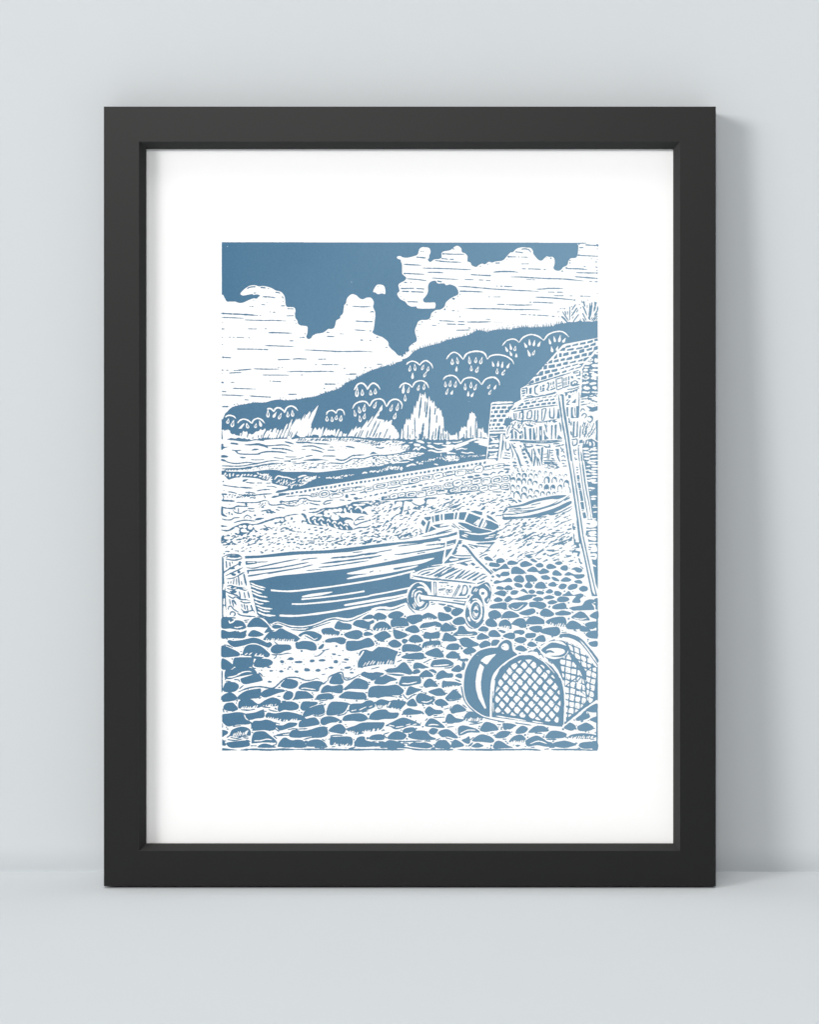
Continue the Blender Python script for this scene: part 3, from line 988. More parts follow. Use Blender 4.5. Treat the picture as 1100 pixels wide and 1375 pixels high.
L 940 630 36 18 1008 640 24 34 905 678 55 20 1000 708 50 24 880 730 40 10 868 772 30 22 985 768 60 15 868 822 42 20 990 835 48 26 875 875 48 22 980 880 44 24 865 940 50 18 965 950 52 18 880 1010 50 26 988 1008 34 26 875 1065 58 14 990 1065 45 15 1015 550 15 12 950 800 35 12
l 870 825 24 6 868 875 26 8 940 630 18 5 930 672 14 4
s 20 26 20 44 8 0 820 760 1000 690 1030 900 1030 1080 820 1080
T 700 520
b 16 810 42 900 50 1030 45
b 14 800 115 860 105 940 125 1030 90
b 14 800 160 900 155 960 180 1030 195
b 12 800 200 850 190
b 14 800 240 880 225
BS 870 245 960 270 1030 250 1030 310 960 330 900 320 930 300
b 12 960 90 1030 130
b 12 890 140 960 160
s 21 22 20 55 9 -20 810 50 1030 20 1030 240 860 240 810 200
b 12 800 330 815 295 840 292 860 320
b 14 810 390 850 350 880 380 850 420
b 14 890 400 950 390 960 440 920 470 890 440
b 16 930 400 960 420 950 460
BS 1000 460 1033 430 1033 730 1000 700 1010 600
b 9 870 470 840 560 820 650
b 9 900 480 870 580 860 680
b 9 850 460 820 540
b 9 880 520 880 640
b 9 985 480 950 560 930 620
b 9 1000 540 960 610 900 690
b 9 920 600 890 660
s 22 40 18 40 9 -60 830 470 990 480 1000 620 860 700 820 640
BS 785 710 830 702 832 745 780 755
BS 840 720 900 700 950 690 1033 740 1033 800 825 800 830 770
w 16 865 705 850 765
w 16 900 715 885 765
W 915 735 940 740 945 775 920 785
w 18 965 720 985 760 975 800
BS 822 800 1033 790 1033 1140 845 1140 835 950
L 870 825 45 16 975 835 50 16 880 872 46 14 985 885 44 14 885 915 44 13 980 935 44 14 885 960 44 14 985 985 44 14 888 1005 46 12 980 1030 48 13 895 1045 44 12 985 1070 46 12 900 1080 40 12 925 850 24 8 930 895 22 8 932 940 24 8 930 985 22 8 932 1020 22 7 990 810 30 8
#lower roof bricks
BS 45 187 110 165 110 178 50 193
BS 190 160 250 142 250 156 190 168
BS 280 140 345 122 345 136 280 150
BS 365 130 415 115 415 128 365 140
BS 435 122 475 105 475 120 440 130
BS 120 175 175 160 170 170 120 182
BS 0 215 30 208 30 240 0 246
BS 55 215 120 195 120 222 60 235
BS 140 195 205 175 200 207 140 217
BS 225 188 300 165 295 192 225 202
BS 315 172 370 155 370 180 310 187
BS 390 165 450 148 450 172 390 180
BS 20 265 85 252 85 277 15 282
BS 110 248 170 232 170 260 105 267
BS 195 230 250 215 250 247 190 252
BS 272 217 338 203 335 234 270 242
BS 355 207 400 195 400 227 352 232
BS 420 200 470 190 460 222 415 227
d 483 160 8 485 215 7
b 12 20 165 110 140 250 120 420 90 480 70
b 12 60 130 130 115 200 130 300 100
b 12 0 310 250 268 495 240
b 16 0 330 28 325 25 430 0 440
b 13 92 325 88 370 72 425
b 16 90 325 140 318 135 410 70 425
BS 180 310 200 305 190 440 172 442
b 18 225 300 222 435 175 442
BS 275 295 292 290 285 430 270 440
b 16 338 282 305 435 270 440
b 10 275 297 338 283
b 22 385 280 388 395 420 412 440 400 445 270
BS 495 290 520 280 522 420 480 415
b 13 -10 462 60 448 120 445 200 465 300 465 400 445 500 425
B 50 480 90 500 130 505 165 510 150 530 110 525 75 515
s 23 18 14 30 8 50 70 460 210 460 200 500 110 505
s 24 14 14 40 8 -60 300 470 410 450 380 520 340 530
b 18 320 490 338 550 345 610
B 420 460 455 430 465 455 490 460 450 475
BS 40 540 58 535 78 700 45 700
BS 105 555 140 548 140 705 112 705
BS 160 545 176 545 190 640 190 600 200 705 160 705
BS 242 525 282 520 282 710 245 710
b 9 210 530 208 690
W 255 580 265 580 268 640 258 640
b 15 310 570 320 640 372 700
BS 310 650 330 660 350 705 310 705
BS 402 510 428 503 416 700 402 700
BS 450 505 482 498 472 692 455 692
b 20 515 470 530 520 540 600
BS 500 635 560 690 480 697
w 10 510 620 545 670
b 12 -20 715 120 722 300 722 450 716 560 703
b 20 -20 735 120 740 300 746 450 735 560 720
#pole
WS 488 80 590 75 600 250 660 560 730 1110 640 1110 560 600 500 250
b 22 500 95 525 260 560 500 600 720 655 1110
BS 520 98 548 92 575 100 580 240 605 380 645 640 708 1110 685 1110 620 660 575 400 555 250 545 115 520 112
BS 608 270 636 263 636 395 616 390
BS 670 270 768 250 768 412 670 416
W 698 275 725 265 740 260 740 395 702 385
b 9 722 270 730 390
BS 588 80 612 72 632 90 600 130
BS 635 100 672 108 668 145 635 150
BS 660 60 690 50 685 75 665 80
BS 700 50 722 42 720 65 702 70
BS 735 40 758 32 755 55 738 60
d 700 95 7 745 75 7 720 85 5
b 14 605 180 640 165
BS 675 210 740 150 735 212
b 11 612 225 665 168
b 14 605 230 655 232
b 10 780 55 782 130 778 240 775 420
b 16 640 410 650 450 640 480
s 26 10 20 40 10 60 640 440 690 470 680 520 650 510
BS 700 460 725 458 715 655 690 672
BS 750 460 768 452 764 655 742 662
b 13 690 672 765 660
b 16 800 510 795 600 790 690
b 20 670 590 680 650
b 15 680 705 755 692
b 16 755 695 750 760 700 790
b 14 690 720 700 780 740 770
b 14 710 830 720 900 745 905
b 14 735 830 740 860
b 14 725 940 735 970 760 960
b 14 725 1010 740 1030 765 1010
b 14 730 1080 770 1065
b 12 770 790 775 900 800 1100
b 12 765 790 790 775
BS 800 850 820 900 840 1110 815 1110
#left lower house (from tile 600)
T 600 520
b 14 1010 20 1080 10
b 11 1010 50 1050 40
b 11 1020 80 1060 70
b 11 1010 120 1050 110
w 14 1000 15 1003 160
BS 965 250 1010 215 1035 215 1030 240 960 262
BS 1040 185 1085 168 1085 185 1040 197
BS 1060 205 1100 198 1100 225 1055 232
BS 955 270 1000 262 1000 285 950 295
BS 1025 258 1080 245 1075 270 1020 278
BS 860 305 930 265 935 285 900 305
b 12 895 325 1000 308 1110 290
b 20 905 345 912 430
b 14 935 345 935 420 910 435
BS 975 340 990 335 985 420 970 425
b 18 1010 345 1025 335 1020 410 990 418
b 9 985 345 1030 335
b 12 1085 330 1080 420
BS 862 385 878 430 900 440 870 470 850 470
b 13 870 445 930 440 1000 455 1100 450
b 12 870 480 890 520 870 555
b 11 930 460 900 520
s 27 26 18 50 9 -65 950 470 1040 460 1030 560 960 560
b 16 800 540 815 510 850 490 855 520
b 14 850 520 820 580 815 640
b 11 900 560 870 580 850 620
b 14 890 540 960 590 990 620 1000 580
BS 870 590 892 570 895 690 862 690
BS 912 580 945 605 945 690 920 695
BS 975 650 1005 640 1015 690 975 695
BS 1040 540 1062 530 1072 690 1045 695
b 12 1010 580 1030 690
b 20 840 715 960 715 1100 725
b 12 790 640 800 690 840 655
b 16 790 720 800 830 840 850
b 12 770 690 760 850
BS 755 720 770 720 765 850 750 850
b 18 870 750 920 850 960 950 1000 1090
b 14 840 745 870 830 890 900 880 960
b 14 850 800 840 830 810 840
b 12 770 880 860 890
b 12 775 910 860 925
b 12 750 950 860 960
b 14 760 1000 850 1005
b 12 900 750 925 760
b 12 900 800 935 810
b 12 905 960 930 965
b 12 890 1000 940 1010
b 12 890 1045 940 1050
b 12 910 1080 950 1085
b 16 980 780 1000 790 990 810
b 13 1000 830 1040 840 1010 860
b 13 1010 880 1055 890 1030 910
b 13 1030 930 1075 940 1050 960
b 13 1060 1000 1100 1010 1070 1030
b 16 1030 750 1080 850 1110 950
BS 1060 755 1100 760 1110 800 1090 805
b 16 940 880 970 960 1000 1060
T 700 520
BS 30 752 155 765 165 800 90 815 60 800
W 65 765 140 770 140 785 80 790
BS 195 770 390 765 400 810 330 815 300 790 200 790
W 230 770 370 770 365 795 310 785
b 16 430 760 520 755
BS 455 790 530 770 530 795 470 800
b 12 150 825 145 930 150 1040
b 16 165 820 200 910
BS 220 825 255 825 255 930 225 850
BS 272 810 300 800 290 985 285 1060 262 960
b 12 360 830 355 980
b 12 385 830 375 980
b 9 300 900 350 895
b 9 300 945 350 940
b 11 300 985 480 980
b 11 300 1010 470 1005
b 12 390 850 440 845
b 12 390 880 430 880
b 12 400 915 440 910
b 12 400 950 450 965
BS 455 830 510 825 510 930 470 850
b 18 475 870 500 950 530 1010
b 14 530 780 585 770
b 13 530 800 545 830 580 830
b 13 535 870 560 850 585 890
b 13 540 930 580 920 595 950
b 13 535 990 570 980 610 990
b 13 550 1020 590 1030
b 14 560 1060 620 1055
b 12 30 800 60 850 90 900
b 14 0 860 40 850
b 14 10 900 60 890
b 14 30 950 80 940
b 14 50 1000 95 990
b 14 75 1050 120 1060
BS 180 910 205 930 180 1060 160 1060
b 18 100 870 125 950 130 1000
b 16 215 930 225 1060
b 16 230 950 260 1060
b 12 170 880 200 930
b 12 310 1020 500 1040
b 12 420 1010 510 1080
s 28 26 20 60 11 -20 310 1000 480 1000 520 1090 320 1090
#lighthouse-like store
T 600 520
BS 590 200 900 190 910 235 840 320 800 520 790 640 770 700 720 1010 530 1010 555 700 575 450
WS 600 248 870 240 860 260 830 300 825 330 838 360 835 410 790 415 775 450 775 480 760 505 800 520 790 590 565 592 580 420 592 330
w 24 598 245 604 222 640 210 760 205 895 200
w 17 605 248 760 242 905 236
w 18 602 225 590 400 570 560 555 800 530 1000
BS 610 262 657 258 652 292 605 295
BS 672 262 720 258 718 290 670 292
BS 740 258 803 253 800 286 736 288
BS 820 262 868 252 835 300 820 290
BS 602 320 618 318 616 346 598 348
BS 640 312 690 308 686 346 636 350
BS 715 308 767 303 766 346 708 348
BS 786 305 830 300 818 346 780 348
BS 595 373 650 368 646 402 590 407
BS 672 370 725 366 722 402 666 402
BS 746 368 798 363 794 398 740 402
BS 588 435 612 432 608 462 582 464
BS 625 428 677 424 672 462 618 466
BS 705 425 757 420 756 462 698 464
BS 785 425 862 418 855 462 800 482 780 472
BS 578 490 597 487 594 522 573 525
BS 614 488 650 485 646 517 610 517
BS 674 485 722 482 718 517 670 518
BS 753 490 830 478 802 506 758 510
BS 574 546 589 545 586 567 572 567
BS 604 542 626 540 622 564 600 564
BS 647 538 687 535 683 562 643 562
BS 704 535 768 530 767 562 700 562
b 15 572 592 795 585
WS 570 600 795 594 790 618 568 624
W 580 652 640 655 690 648 660 667 590 662
W 580 665 650 690 690 690 700 745 580 742 620 715
W 575 778 680 765 690 800 580 806
W 570 830 688 828 682 852 570 856
W 570 890 640 885 685 870 670 920 682 945 560 955 590 915
W 562 975 640 966 662 985 560 992
b 9 640 700 690 705
b 9 600 800 660 790
b 8 590 915 650 905
WS 724 628 757 625 735 830 718 1008 686 1008 708 800
w 14 790 640 780 720 760 860
w 12 770 640 765 720
L 800 895 28 8 800 935 30 8 780 980 34 10 830 915 20 6
w 12 740 1005 850 1000
#white base of the lower beach
T 290 720
WS 72 100 5131 100 5131 2874 72 2874
T 290 620
#dark band details
b 11 140 92 350 90 430 72 540 68
b 12 165 92 155 125
b 12 205 92 198 122
b 12 240 92 235 122
b 12 282 90 278 122
b 12 345 88 352 112
b 12 395 82 400 110
b 12 450 74 455 100
w 24 110 180 130 148
w 18 138 196 150 172
w 20 178 188 186 155
w 18 180 208 192 182
w 18 222 195 236 155
w 20 268 190 312 178
w 22 328 212 360 165
w 18 372 188 398 168
w 20 418 190 446 165
w 18 458 190 486 170
W 498 195 520 178 555 180 530 200
w 16 552 142 576 172
w 18 585 160 612 180
w 18 575 200 612 200
s 30 18 26 44 -20 -40 600 160 700 170 760 230 740 250 640 230
w 18 780 245 830 192 900 205 970 215 1040 240 1072 222
s 31 22 26 46 -20 -55 790 270 870 225 1000 265 1090 270 1110 320 1000 345 950 320 860 290
T 400 620
w 22 0 212 60 190 120 184
s 32 28 30 60 -20 -25 20 250 150 190 300 205 200 240 120 290 30 330
s 33 14 20 34 -18 -40 350 215 560 200 620 230 520 225
s 34 10 20 34 -18 -40 570 190 640 175 760 172 700 188 590 200
w 22 862 160 895 145 935 150
w 18 960 142 985 128 1020 132 1050 118
e 1070 135 14 1035 122 10 970 135 10
T 500 620
s 35 22 20 40 -18 -50 0 140 150 100 200 70 260 60 430 100 400 120 270 100 150 130 60 150
#white base of the beach
T 290 620
W 60 236 170 241 260 215 400 211 560 225 630 250 745 262 755 290 870 320 958 335 955 358 900 375 830 386 800 410 830 418 1000 384 1100 374 1600 295 2100 214 2600 132 3100 49 3630 -34 3760 -10 3860 20 3880 600 3880 1150 2000 1160 60 1160
T 700 620
WS -150 60 -130 112 660 112 790 1160 -260 1160 -260 60
T 290 620
K 970 430 3612 12 47 36 30
#left shallows
d 95 265 12 105 388 9 540 315 8 185 573 8
b 12 80 310 180 328 320 345
B 310 340 420 340 500 355 400 360
B 355 265 370 240 440 232 420 245 385 268
b 14 400 275 480 285 525 285
b 9 540 285 630 285
b 9 670 290 740 285
b 9 670 330 760 332 825 350
b 11 545 392 640 375 735 372
b 12 160 405 200 408 280 425
b 13 390 415 440 410 530 425
b 22 70 435 150 437
b 13 85 440 102 480 85 520
b 24 70 520 180 525 250 530
b 13 270 545 400 550 560 545 650 520 712 535
b 16 320 440 400 455 560 445 640 435 760 430
s 40 26 20 50 18 -30 140 435 500 435 580 480 350 490 150 480
B 740 470 800 450 850 425 940 420 940 445 850 465 770 487
L 800 440 40 16 740 458 24 14 560 470 36 20
b 14 640 450 660 480 650 490
B 850 540 870 520 895 525 945 540 895 545 870 560
b 15 700 530 720 575 800 582 900 570 960 590 1090 595
b 9 930 470 1100 455
b 9 900 545 1000 530 1100 515
s 41 14 20 44 11 -10 940 540 1100 520 1100 580 960 575
b 17 70 605 130 622 220 625 280 598 380 600 440 600
b 30 398 553 408 592
B 70 600 95 620 95 690 150 738 70 715
b 17 220 640 260 680 320 692 380 668 425 648
L 270 650 36 20 335 640 34 18 320 672 30 15 370 640 24 16
b 11 250 615 250 650
b 11 300 620 300 680
b 12 420 630 520 630
b 13 430 655 480 665 520 660
d 175 685 15 215 705 15 140 695 9 180 708 8 630 708 9
s 42 10 26 46 12 -30 560 560 680 550 640 620 580 610
b 13 600 665 740 640
s 43 10 30 50 14 20 680 660 780 650 790 690 690 690
b 12 820 610 925 625
b 14 800 640 855 655
b 14 70 765 130 780 200 780 240 755 320 750
b 14 365 755 420 718 482 755
d 415 752 8 375 765 8 465 762 7
B 500 712 540 712 520 735
B 520 775 560 755 650 755 590 780 540 785
b 15 230 825 300 800 400 785 500 795 540 792
B 70 850 110 858 160 865 110 875 70 874
b 24 60 915 160 925 250 880 380 835 500 850 600 825 700 790 850 750 900 755 950 730 1020 712 1110 703
B 230 890 290 865 380 840 480 860 500 900 480 940 420 960 340 985 280 985 250 960 320 900
B 780 820 860 780 860 750 920 745 940 790 1010 745 1030 775 960 790 880 830 820 850
L 270 895 30 18 325 870 22 16 380 870 32 22 275 945 38 26 370 925 44 25 460 880 34 34 420 940 22 12 888 780 26 26 965 760 40 30 815 790 40 24 845 845 40 22 540 860 50 14
b 14 500 880 520 920 560 940
b 12 640 850 680 890 620 900
b 14 860 920 900 890 960 890 1000 920 1080 940
b 12 680 930 700 880 760 910
B 540 1015 580 1000 640 988 590 1020 570 1030
B 380 1090 420 1060 390 1025 420 1020 420 1055 490 1035 430 1080
B 60 1020 130 1040 190 1050 110 1055 60 1080
s 50 60 30 60 22 -15 80 960 300 960 500 930 700 880 1100 790 1100 1110 80 1110
T 400 620
b 14 0 500 100 490 150 518 250 530 340 530
s 51 16 20 44 12 -30 0 500 130 500 150 570 0 580
b 13 335 572 380 530 480 512
b 13 340 577 450 550
b 14 150 550 220 570 300 582
b 16 150 637 260 628
b 10 60 655 110 648
b 12 560 512 630 518
b 12 660 520 720 520
b 13 700 560 780 542 1000 525
b 20 140 682 250 675 350 630 520 620 660 578
B 130 760 350 650 370 625 520 620 640 580 690 570 800 550 940 560 1000 600 940 600 880 640 930 690 940 715 880 700 700 690 560 700 600 730 720 760 740 800 680 830 740 900 720 920 640 920 560 910 420 870 300 860 150 840 60 830 50 790 100 770 40 700 90 700 120 740
w 22 60 720 75 770 105 788
w 22 140 740 150 800 182 832
w 18 115 745 150 715 180 720
w 22 190 782 220 752 245 772
w 22 225 780 235 825 282 842
w 22 270 790 310 755 352 790
w 22 310 800 330 842 382 852
w 20 385 802 410 778 438 815
w 20 395 820 412 865 440 870
w 20 458 830 490 802 522 830
w 22 488 835 505 875 545 890
w 20 538 842 570 815 602 850
w 18 565 870 600 905
w 20 610 860 645 838 675 860
w 18 648 870 668 912
w 24 628 620 642 680 695 702
w 22 680 650 700 605 735 618
w 20 710 640 722 690 765 702
w 24 765 642 810 608 858 645 860 690
w 22 655 580 665 610
L 250 722 32 14 460 706 40 16 555 705 30 18 632 655 20 16 375 682 30 28 440 665 38 30 500 655 38 24 565 650 32 26 290 720 48 18 390 725 50 18 500 752 54 38 610 720 48 28 680 802 60 24 540 700 30 14 780 580 46 14 860 575 46 16 930 640 60 24 960 690 40 12 90 825 30 20
b 14 760 800 830 745 900 740
b 12 750 800 770 850 850 820 970 785
d 970 785 18
b 11 800 780 900 770
b 16 740 910 820 885 920 880 980 850
b 18 830 945 850 920
b 14 850 985 870 965 970 935
b 12 690 1070 760 1030 800 1018
B 840 1085 920 1080 980 1030 1000 1040 980 1085 900 1100
s 52 60 34 70 20 -10 0 890 300 880 560 930 760 950 1100 850 1100 1110 0 1110
s 53 18 40 70 16 -15 940 540 1100 520 1100 900 1000 880 1020 700
#wall stones
O 225 445 50 24 352 432 62 40 515 452 85 32 650 380 85 30 820 360 78 28 962 370 62 28 1090 330 60 32
B 420 380 500 390 540 360 520 400 470 412
l 655 462 22 26 780 492 30 18 740 440 40 10
b 12 830 420 900 405 930 430
b 13 810 500 870 490
b 13 890 480 920 465
b 14 960 462 1000 450
b 14 1030 445 1080 430
b 11 0 460 120 450 200 470
T 500 620
O 112 325 90 36 285 285 76 28 440 270 60 38 570 245 70 38 722 212 80 32 882 190 66 38 1040 160 82 26
b 15 20 452 78 435
b 14 105 432 135 418
d 175 415 17 95 495 9
b 15 215 402 265 380
b 15 288 390 345 372
b 12 385 382 422 368
b 13 440 352 498 340
B 520 345 545 325 592 320 580 345
B 610 315 670 305 665 330
b 12 700 302 750 290
b 12 790 288 835 275
b 12 895 265 960 250
b 12 985 250 1030 240
b 10 1050 240 1080 232
O 290 465 52 34 395 445 50 28 520 440 66 36 660 435 66 40 800 422 66 30 862 352 58 34 1030 320 72 34 730 357 62 18 945 405 72 26 1072 385 50 28 175 485 50 22
B 120 515 125 480 160 470 150 510
b 17 120 517 300 500 400 485 630 482
b 13 200 360 330 340 400 320
b 11 400 310 560 290 640 260
b 10 700 490 870 480
b 10 980 440 1100 430
b 12 30 520 90 520
b 13 30 545 250 535
T 600 620
O 50 152 60 24 190 145 70 40 312 130 56 26 430 100 62 46 560 78 62 28 700 60 76 30
l 228 215 24 10 320 205 42 18 410 186 42 14 525 172 46 14
b 15 580 180 620 145 665 150
b 15 690 165 720 135 770 130
B 780 150 830 115 830 150
O 50 302 70 28 150 285 58 40 270 282 62 30 400 265 62 34 530 262 60 42 672 245 70 44 795 225 52 40 100 380 62 24 235 365 50 30 362 355 60 38 500 358 60 34 640 345 76 32 790 332 56 36
l 810 100 50 12 800 50 60 10
b 17 0 437 200 412 450 385
b 13 400 425 520 412
b 13 610 405 750 405
b 12 780 378 842 376
b 13 852 180 858 240
b 10 340 230 480 210
B 20 420 20 370 50 405
#shingle
T 500 620
B 300 530 400 520 540 505 520 540 440 530 420 590 400 590 400 540 330 540 310 580
B 700 500 860 482 840 500 740 510 720 590 680 585 710 540
b 14 530 545 580 578 640 590
b 16 540 635 600 620 680 580 760 570
b 14 540 630 650 640
B 370 620 420 600 395 700 370 700 385 660
B 480 600 500 605 480 650 500 700 460 705 475 650
b 14 270 640 380 600
b 14 270 755 330 710 360 715
B 500 720 550 680 570 680 540 710
B 780 600 850 630 800 640
b 14 230 830 260 840 200 910 170 920
b 14 240 800 280 755
b 14 140 880 180 820 230 800
b 18 0 880 60 880 130 850
B 320 1000 330 980 400 950 430 900 440 910 380 980
B 270 890 320 870 310 905
B 370 1000 420 980 510 950 520 980 440 990
B 340 1040 400 1035 500 1020 600 990 500 1030 420 1045
b 14 20 970 60 975 110 1010
b 14 120 1030 200 1055
B 50 1080 80 1060 110 1075
b 15 940 605 990 560 1090 530
b 14 830 690 900 670 960 650
b 14 1000 605 1060 610 1100 590
B 140 1100 300 1085 560 1060 800 1035 1000 990 1110 940 1110 1000 1000 1030 800 1075 500 1100
s 60 75 30 70 18 -25 20 540 280 530 300 620 660 600 660 720 700 700 640 800 600 980 330 1060 120 960 0 960 0 560
s 61 30 30 70 15 -25 700 590 850 600 900 500 1100 450 1100 660 900 670 700 720 680 650
T 600 620
s 62 60 34 70 20 -20 0 450 300 430 560 420 850 400 860 480 950 540 840 640 700 740 560 680 480 660 300 640 0 670
s 63 34 40 90 20 -22 720 800 850 770 1100 780 1100 1110 660 1110 700 920
B 340 470 400 450 380 470 350 490
B 590 700 620 670 640 685 610 710
b 15 570 555 620 520 680 508
b 20 470 635 525 595
b 12 440 565 530 560
B 0 600 60 610 90 590 160 595 120 615 60 620
B 80 650 140 630 190 615 170 640
T 700 620
s 64 75 40 90 19 -22 0 770 200 750 400 720 650 690 680 800 680 1110 0 1110
b 15 220 995 260 1010 330 1002
b 14 370 965 400 990 450 995
B 410 950 460 940 500 945 460 955
B 540 1075 600 1050 680 1025 620 1060
#hoop stones
U 130 185 60 50 200 200 50 70 45 180 60 50 350 250 80 95 450 250 70 85 540 260 50 60 612 300 76 100 120 275 60 90 40 270 60 80 190 290 70 60 265 335 50 70 345 350 68 80 430 350 68 75 525 350 62 80 45 372 70 70 130 395 60 65 210 412 66 60 290 435 60 70 370 432 58 60 445 428 46 40 490 412 20 30 40 465 76 90 120 478 62 50 190 475 50 40 90 120 30 50 140 130 30 50 180 140 30 50 250 150 40 60 330 150 36 50 400 170 40 60 520 190 30 40 600 190 40 50 545 415 20 30 600 405 20 30
d 295 205 9 290 275 9 470 180 8 560 180 9 500 395 7
l 375 250 14 40 120 240 20 14 345 345 24 30 430 340 20 20 620 270 26 16 60 185 10 30
b 14 640 330 662 380 660 430
T 600 620
U 890 165 30 45 970 185 62 60 1050 190 62 60 895 245 64 70 970 255 62 70 1040 260 60 70 890 350 56 80 960 350 50 70 1045 375 74 75 880 418 40 55 945 445 86 95 1040 465 86 95
l 895 228 26 16 970 240 24 14
w 12 1020 620 980 640
b 14 880 10 940 20
b 14 890 65 950 50
b 14 980 40 1030 50
b 13 960 85 950 120 980 130
b 13 1010 85 1020 130 1050 120
d 905 125 8 880 180 10
b 20 830 520 900 520 950 555
b 14 830 565 870 600
B 955 505 1010 530 980 545
b 16 850 490 890 495
#second boat
T 500 620
WS 640 790 680 740 860 690 1090 680 1270 662 1310 658 1360 645 1480 665 1505 695 1620 750 1705 830 1705 900 1690 912 1655 1050 1640 1110 1600 1130 640 1005 610 980
BS 650 825 676 775 722 820 690 872
BS 695 745 790 735 785 770 740 795 700 765
BS 755 790 780 802 742 950 708 957 730 860
BS 800 735 825 728 828 815 810 815
BS 840 720 900 710 902 795 845 805
BS 920 705 946 702 946 785 922 785
BS 970 700 1095 685 1092 775 970 780
BS 750 942 790 862 862 905 760 942
BS 810 852 870 840 1000 825 900 850 920 865 870 885
b 10 880 885 1040 858
b 13 660 1010 800 985 900 955 1080 900
b 9 850 982 1080 928
b 9 638 895 672 945
b 9 635 925 665 962
BS 625 970 690 955 690 970 630 985
BS 1062 860 1100 870 1110 890 1075 875
T 600 620
BS 0 695 96 685 90 772 0 778
BS 118 682 148 680 130 772 105 772
BS 172 680 272 675 235 784 160 775
BS 300 690 460 748 415 855 400 870 245 800
BS 475 760 500 762 447 886 420 876
BS 525 778 600 800 695 850 702 885 640 918 600 915 470 885
w 13 362 838 405 800 435 770
w 11 385 848 420 805 440 775
w 11 400 852 445 790
w 15 468 888 522 785
w 10 490 890 538 800
w 10 510 882 542 825
BS 315 668 380 655 482 675 475 722 400 700
BS 540 710 600 740 695 825 640 800 540 748
B 150 820 250 825 330 855 450 895 610 932 500 957 400 962 290 910
b 9 80 825 130 872 180 905
b 9 160 860 250 908
b 15 62 855 122 890
b 11 160 918 300 942 400 957
BS 165 922 250 950 340 978 450 985 560 972 640 942 692 910 652 1052 560 1067 450 1074 330 1062 165 1027
w 16 200 985 280 1017
w 15 560 1000 660 978
w 15 510 1028 640 1008
w 13 230 975 290 990
BS 155 1048 215 1058 185 1072 215 1090 148 1110
BS 400 1090 640 1075 625 1110 420 1110
#third boat
T 700 620
WS -255 690 -190 590 -80 590 0 565 150 500 300 465 450 445 610 440 668 420 690 520 700 620 500 700 200 755 0 770 -220 785 -250 740
B -170 600 0 572 150 515 300 480 450 455 612 450 500 502 400 502 200 540 50 590 -160 622
W 110 590 250 545 400 510 480 505 400 560 200 600 60 615
b 9 130 585 270 552
b 10 -80 640 0 635 150 615 205 605
b 10 -80 657 60 660 200 640 400 580 520 510
b 15 -100 675 0 690 250 640 500 555 660 450
b 16 580 520 660 480
B -230 742 0 735 200 698 400 640 500 600 660 528 662 572 450 680 200 745 0 762 -222 782
b 13 380 712 500 690 600 640 690 595
b 9 550 690 640 662 690 622
B 370 712 420 690 520 685 420 720
BS -252 690 -195 600 -178 640 -230 692
b 14 -250 705 -100 705 0 690
b 9 -180 665 0 655
b 9 -160 640 0 620
b 13 -250 700 -228 770
b 14 190 765 250 745 340 738
#right strip
BS 660 0 700 0 1033 0 1033 1200 860 1200 780 600
WS 640 -10 705 -10 880 760 890 800 850 1160 820 1160 690 500
WS 690 -10 850 -10 965 770 880 775 800 1000
b 22 645 -10 718 480 815 1160
b 18 690 -10 760 480 858 1160
BS 748 180 780 176 792 242 755 238
BS 755 280 795 278 808 362 775 358
BS 780 390 815 388 837 512 803 512
BS 795 542 840 540 852 642 815 640
BS 825 682 865 680 882 760 838 760
b 14 735 72 770 78
b 14 740 112 775 105
b 14 745 150 770 145
b 14 760 250 790 262
b 12 775 370 812 380
b 10 800 520 840 520
b 10 815 655 845 660
b 11 785 -10 830 330 905 770
b 20 822 -10 872 360 945 770
w 13 845 300 938 760
L 950 20 62 15 985 55 45 14 905 62 32 10 985 95 45 14 895 112 36 8 960 130 54 13 985 165 45 13 905 165 36 10 985 205 45 13 915 215 46 10 950 250 66 16 985 280 40 14 950 355 46 15 980 465 46 11 975 500 34 15 990 610 36 9 990 585 20 6 998 675 32 9 940 385 30 8
b 10 930 360 960 400
w 20 830 775 890 760
w 20 960 770 1010 765
W 870 800 900 780 1010 790 1018 860 960 885 890 880 885 840
b 12 880 828 935 835
w 20 860 914 1020 905
W 905 950 960 932 1010 940 1016 1030 980 1055 940 1045 890 1020
b 12 870 965 920 972
b 12 885 990 930 995
b 12 895 1020 930 1018
b 10 985 1015 1015 1005
b 10 990 980 1018 970
BS 695 820 716 830 700 860 740 880 720 905 748 915 700 917 688 880
BS 700 955 720 985 715 1040 730 1080 780 1082 780 1160 712 1100
T 290 720
s 301 60 26 56 18 -18 80 20 1100 0 1100 180 900 190 600 235 380 240 350 225 240 225 100 240
s 302 8 40 80 18 -12 80 0 340 0 300 200 80 240
T 400 720
s 303 55 30 64 18 -14 0 10 1100 -10 1100 80 700 130 400 165 0 185
T 500 720
s 304 16 30 60 16 -14 0 0 560 -30 300 60 0 105
T 600 720
s 80 24 40 90 18 -22 500 250 640 60 700 0 1100 -60 1100 320 980 330 760 290 600 260
T 700 720
s 81 42 40 110 18 -22 0 -40 680 -60 720 180 680 330 600 390 560 320 400 330 300 340 230 280 0 300
B 340 185 380 180 450 180 430 205 360 200
B 60 265 130 240 200 225 330 145 240 215 130 260 160 275 110 298
B 410 105 500 85 520 75 600 50 680 25 600 70 540 85 590 125 510 105
B 285 250 340 230 320 255
B 390 255 440 235 510 220 500 235 430 260
B 590 235 620 255 690 255 620 272
B 425 320 480 305 530 285 480 320 455 335
B 195 290 240 300 280 290 240 318
#big boat
T 290 720
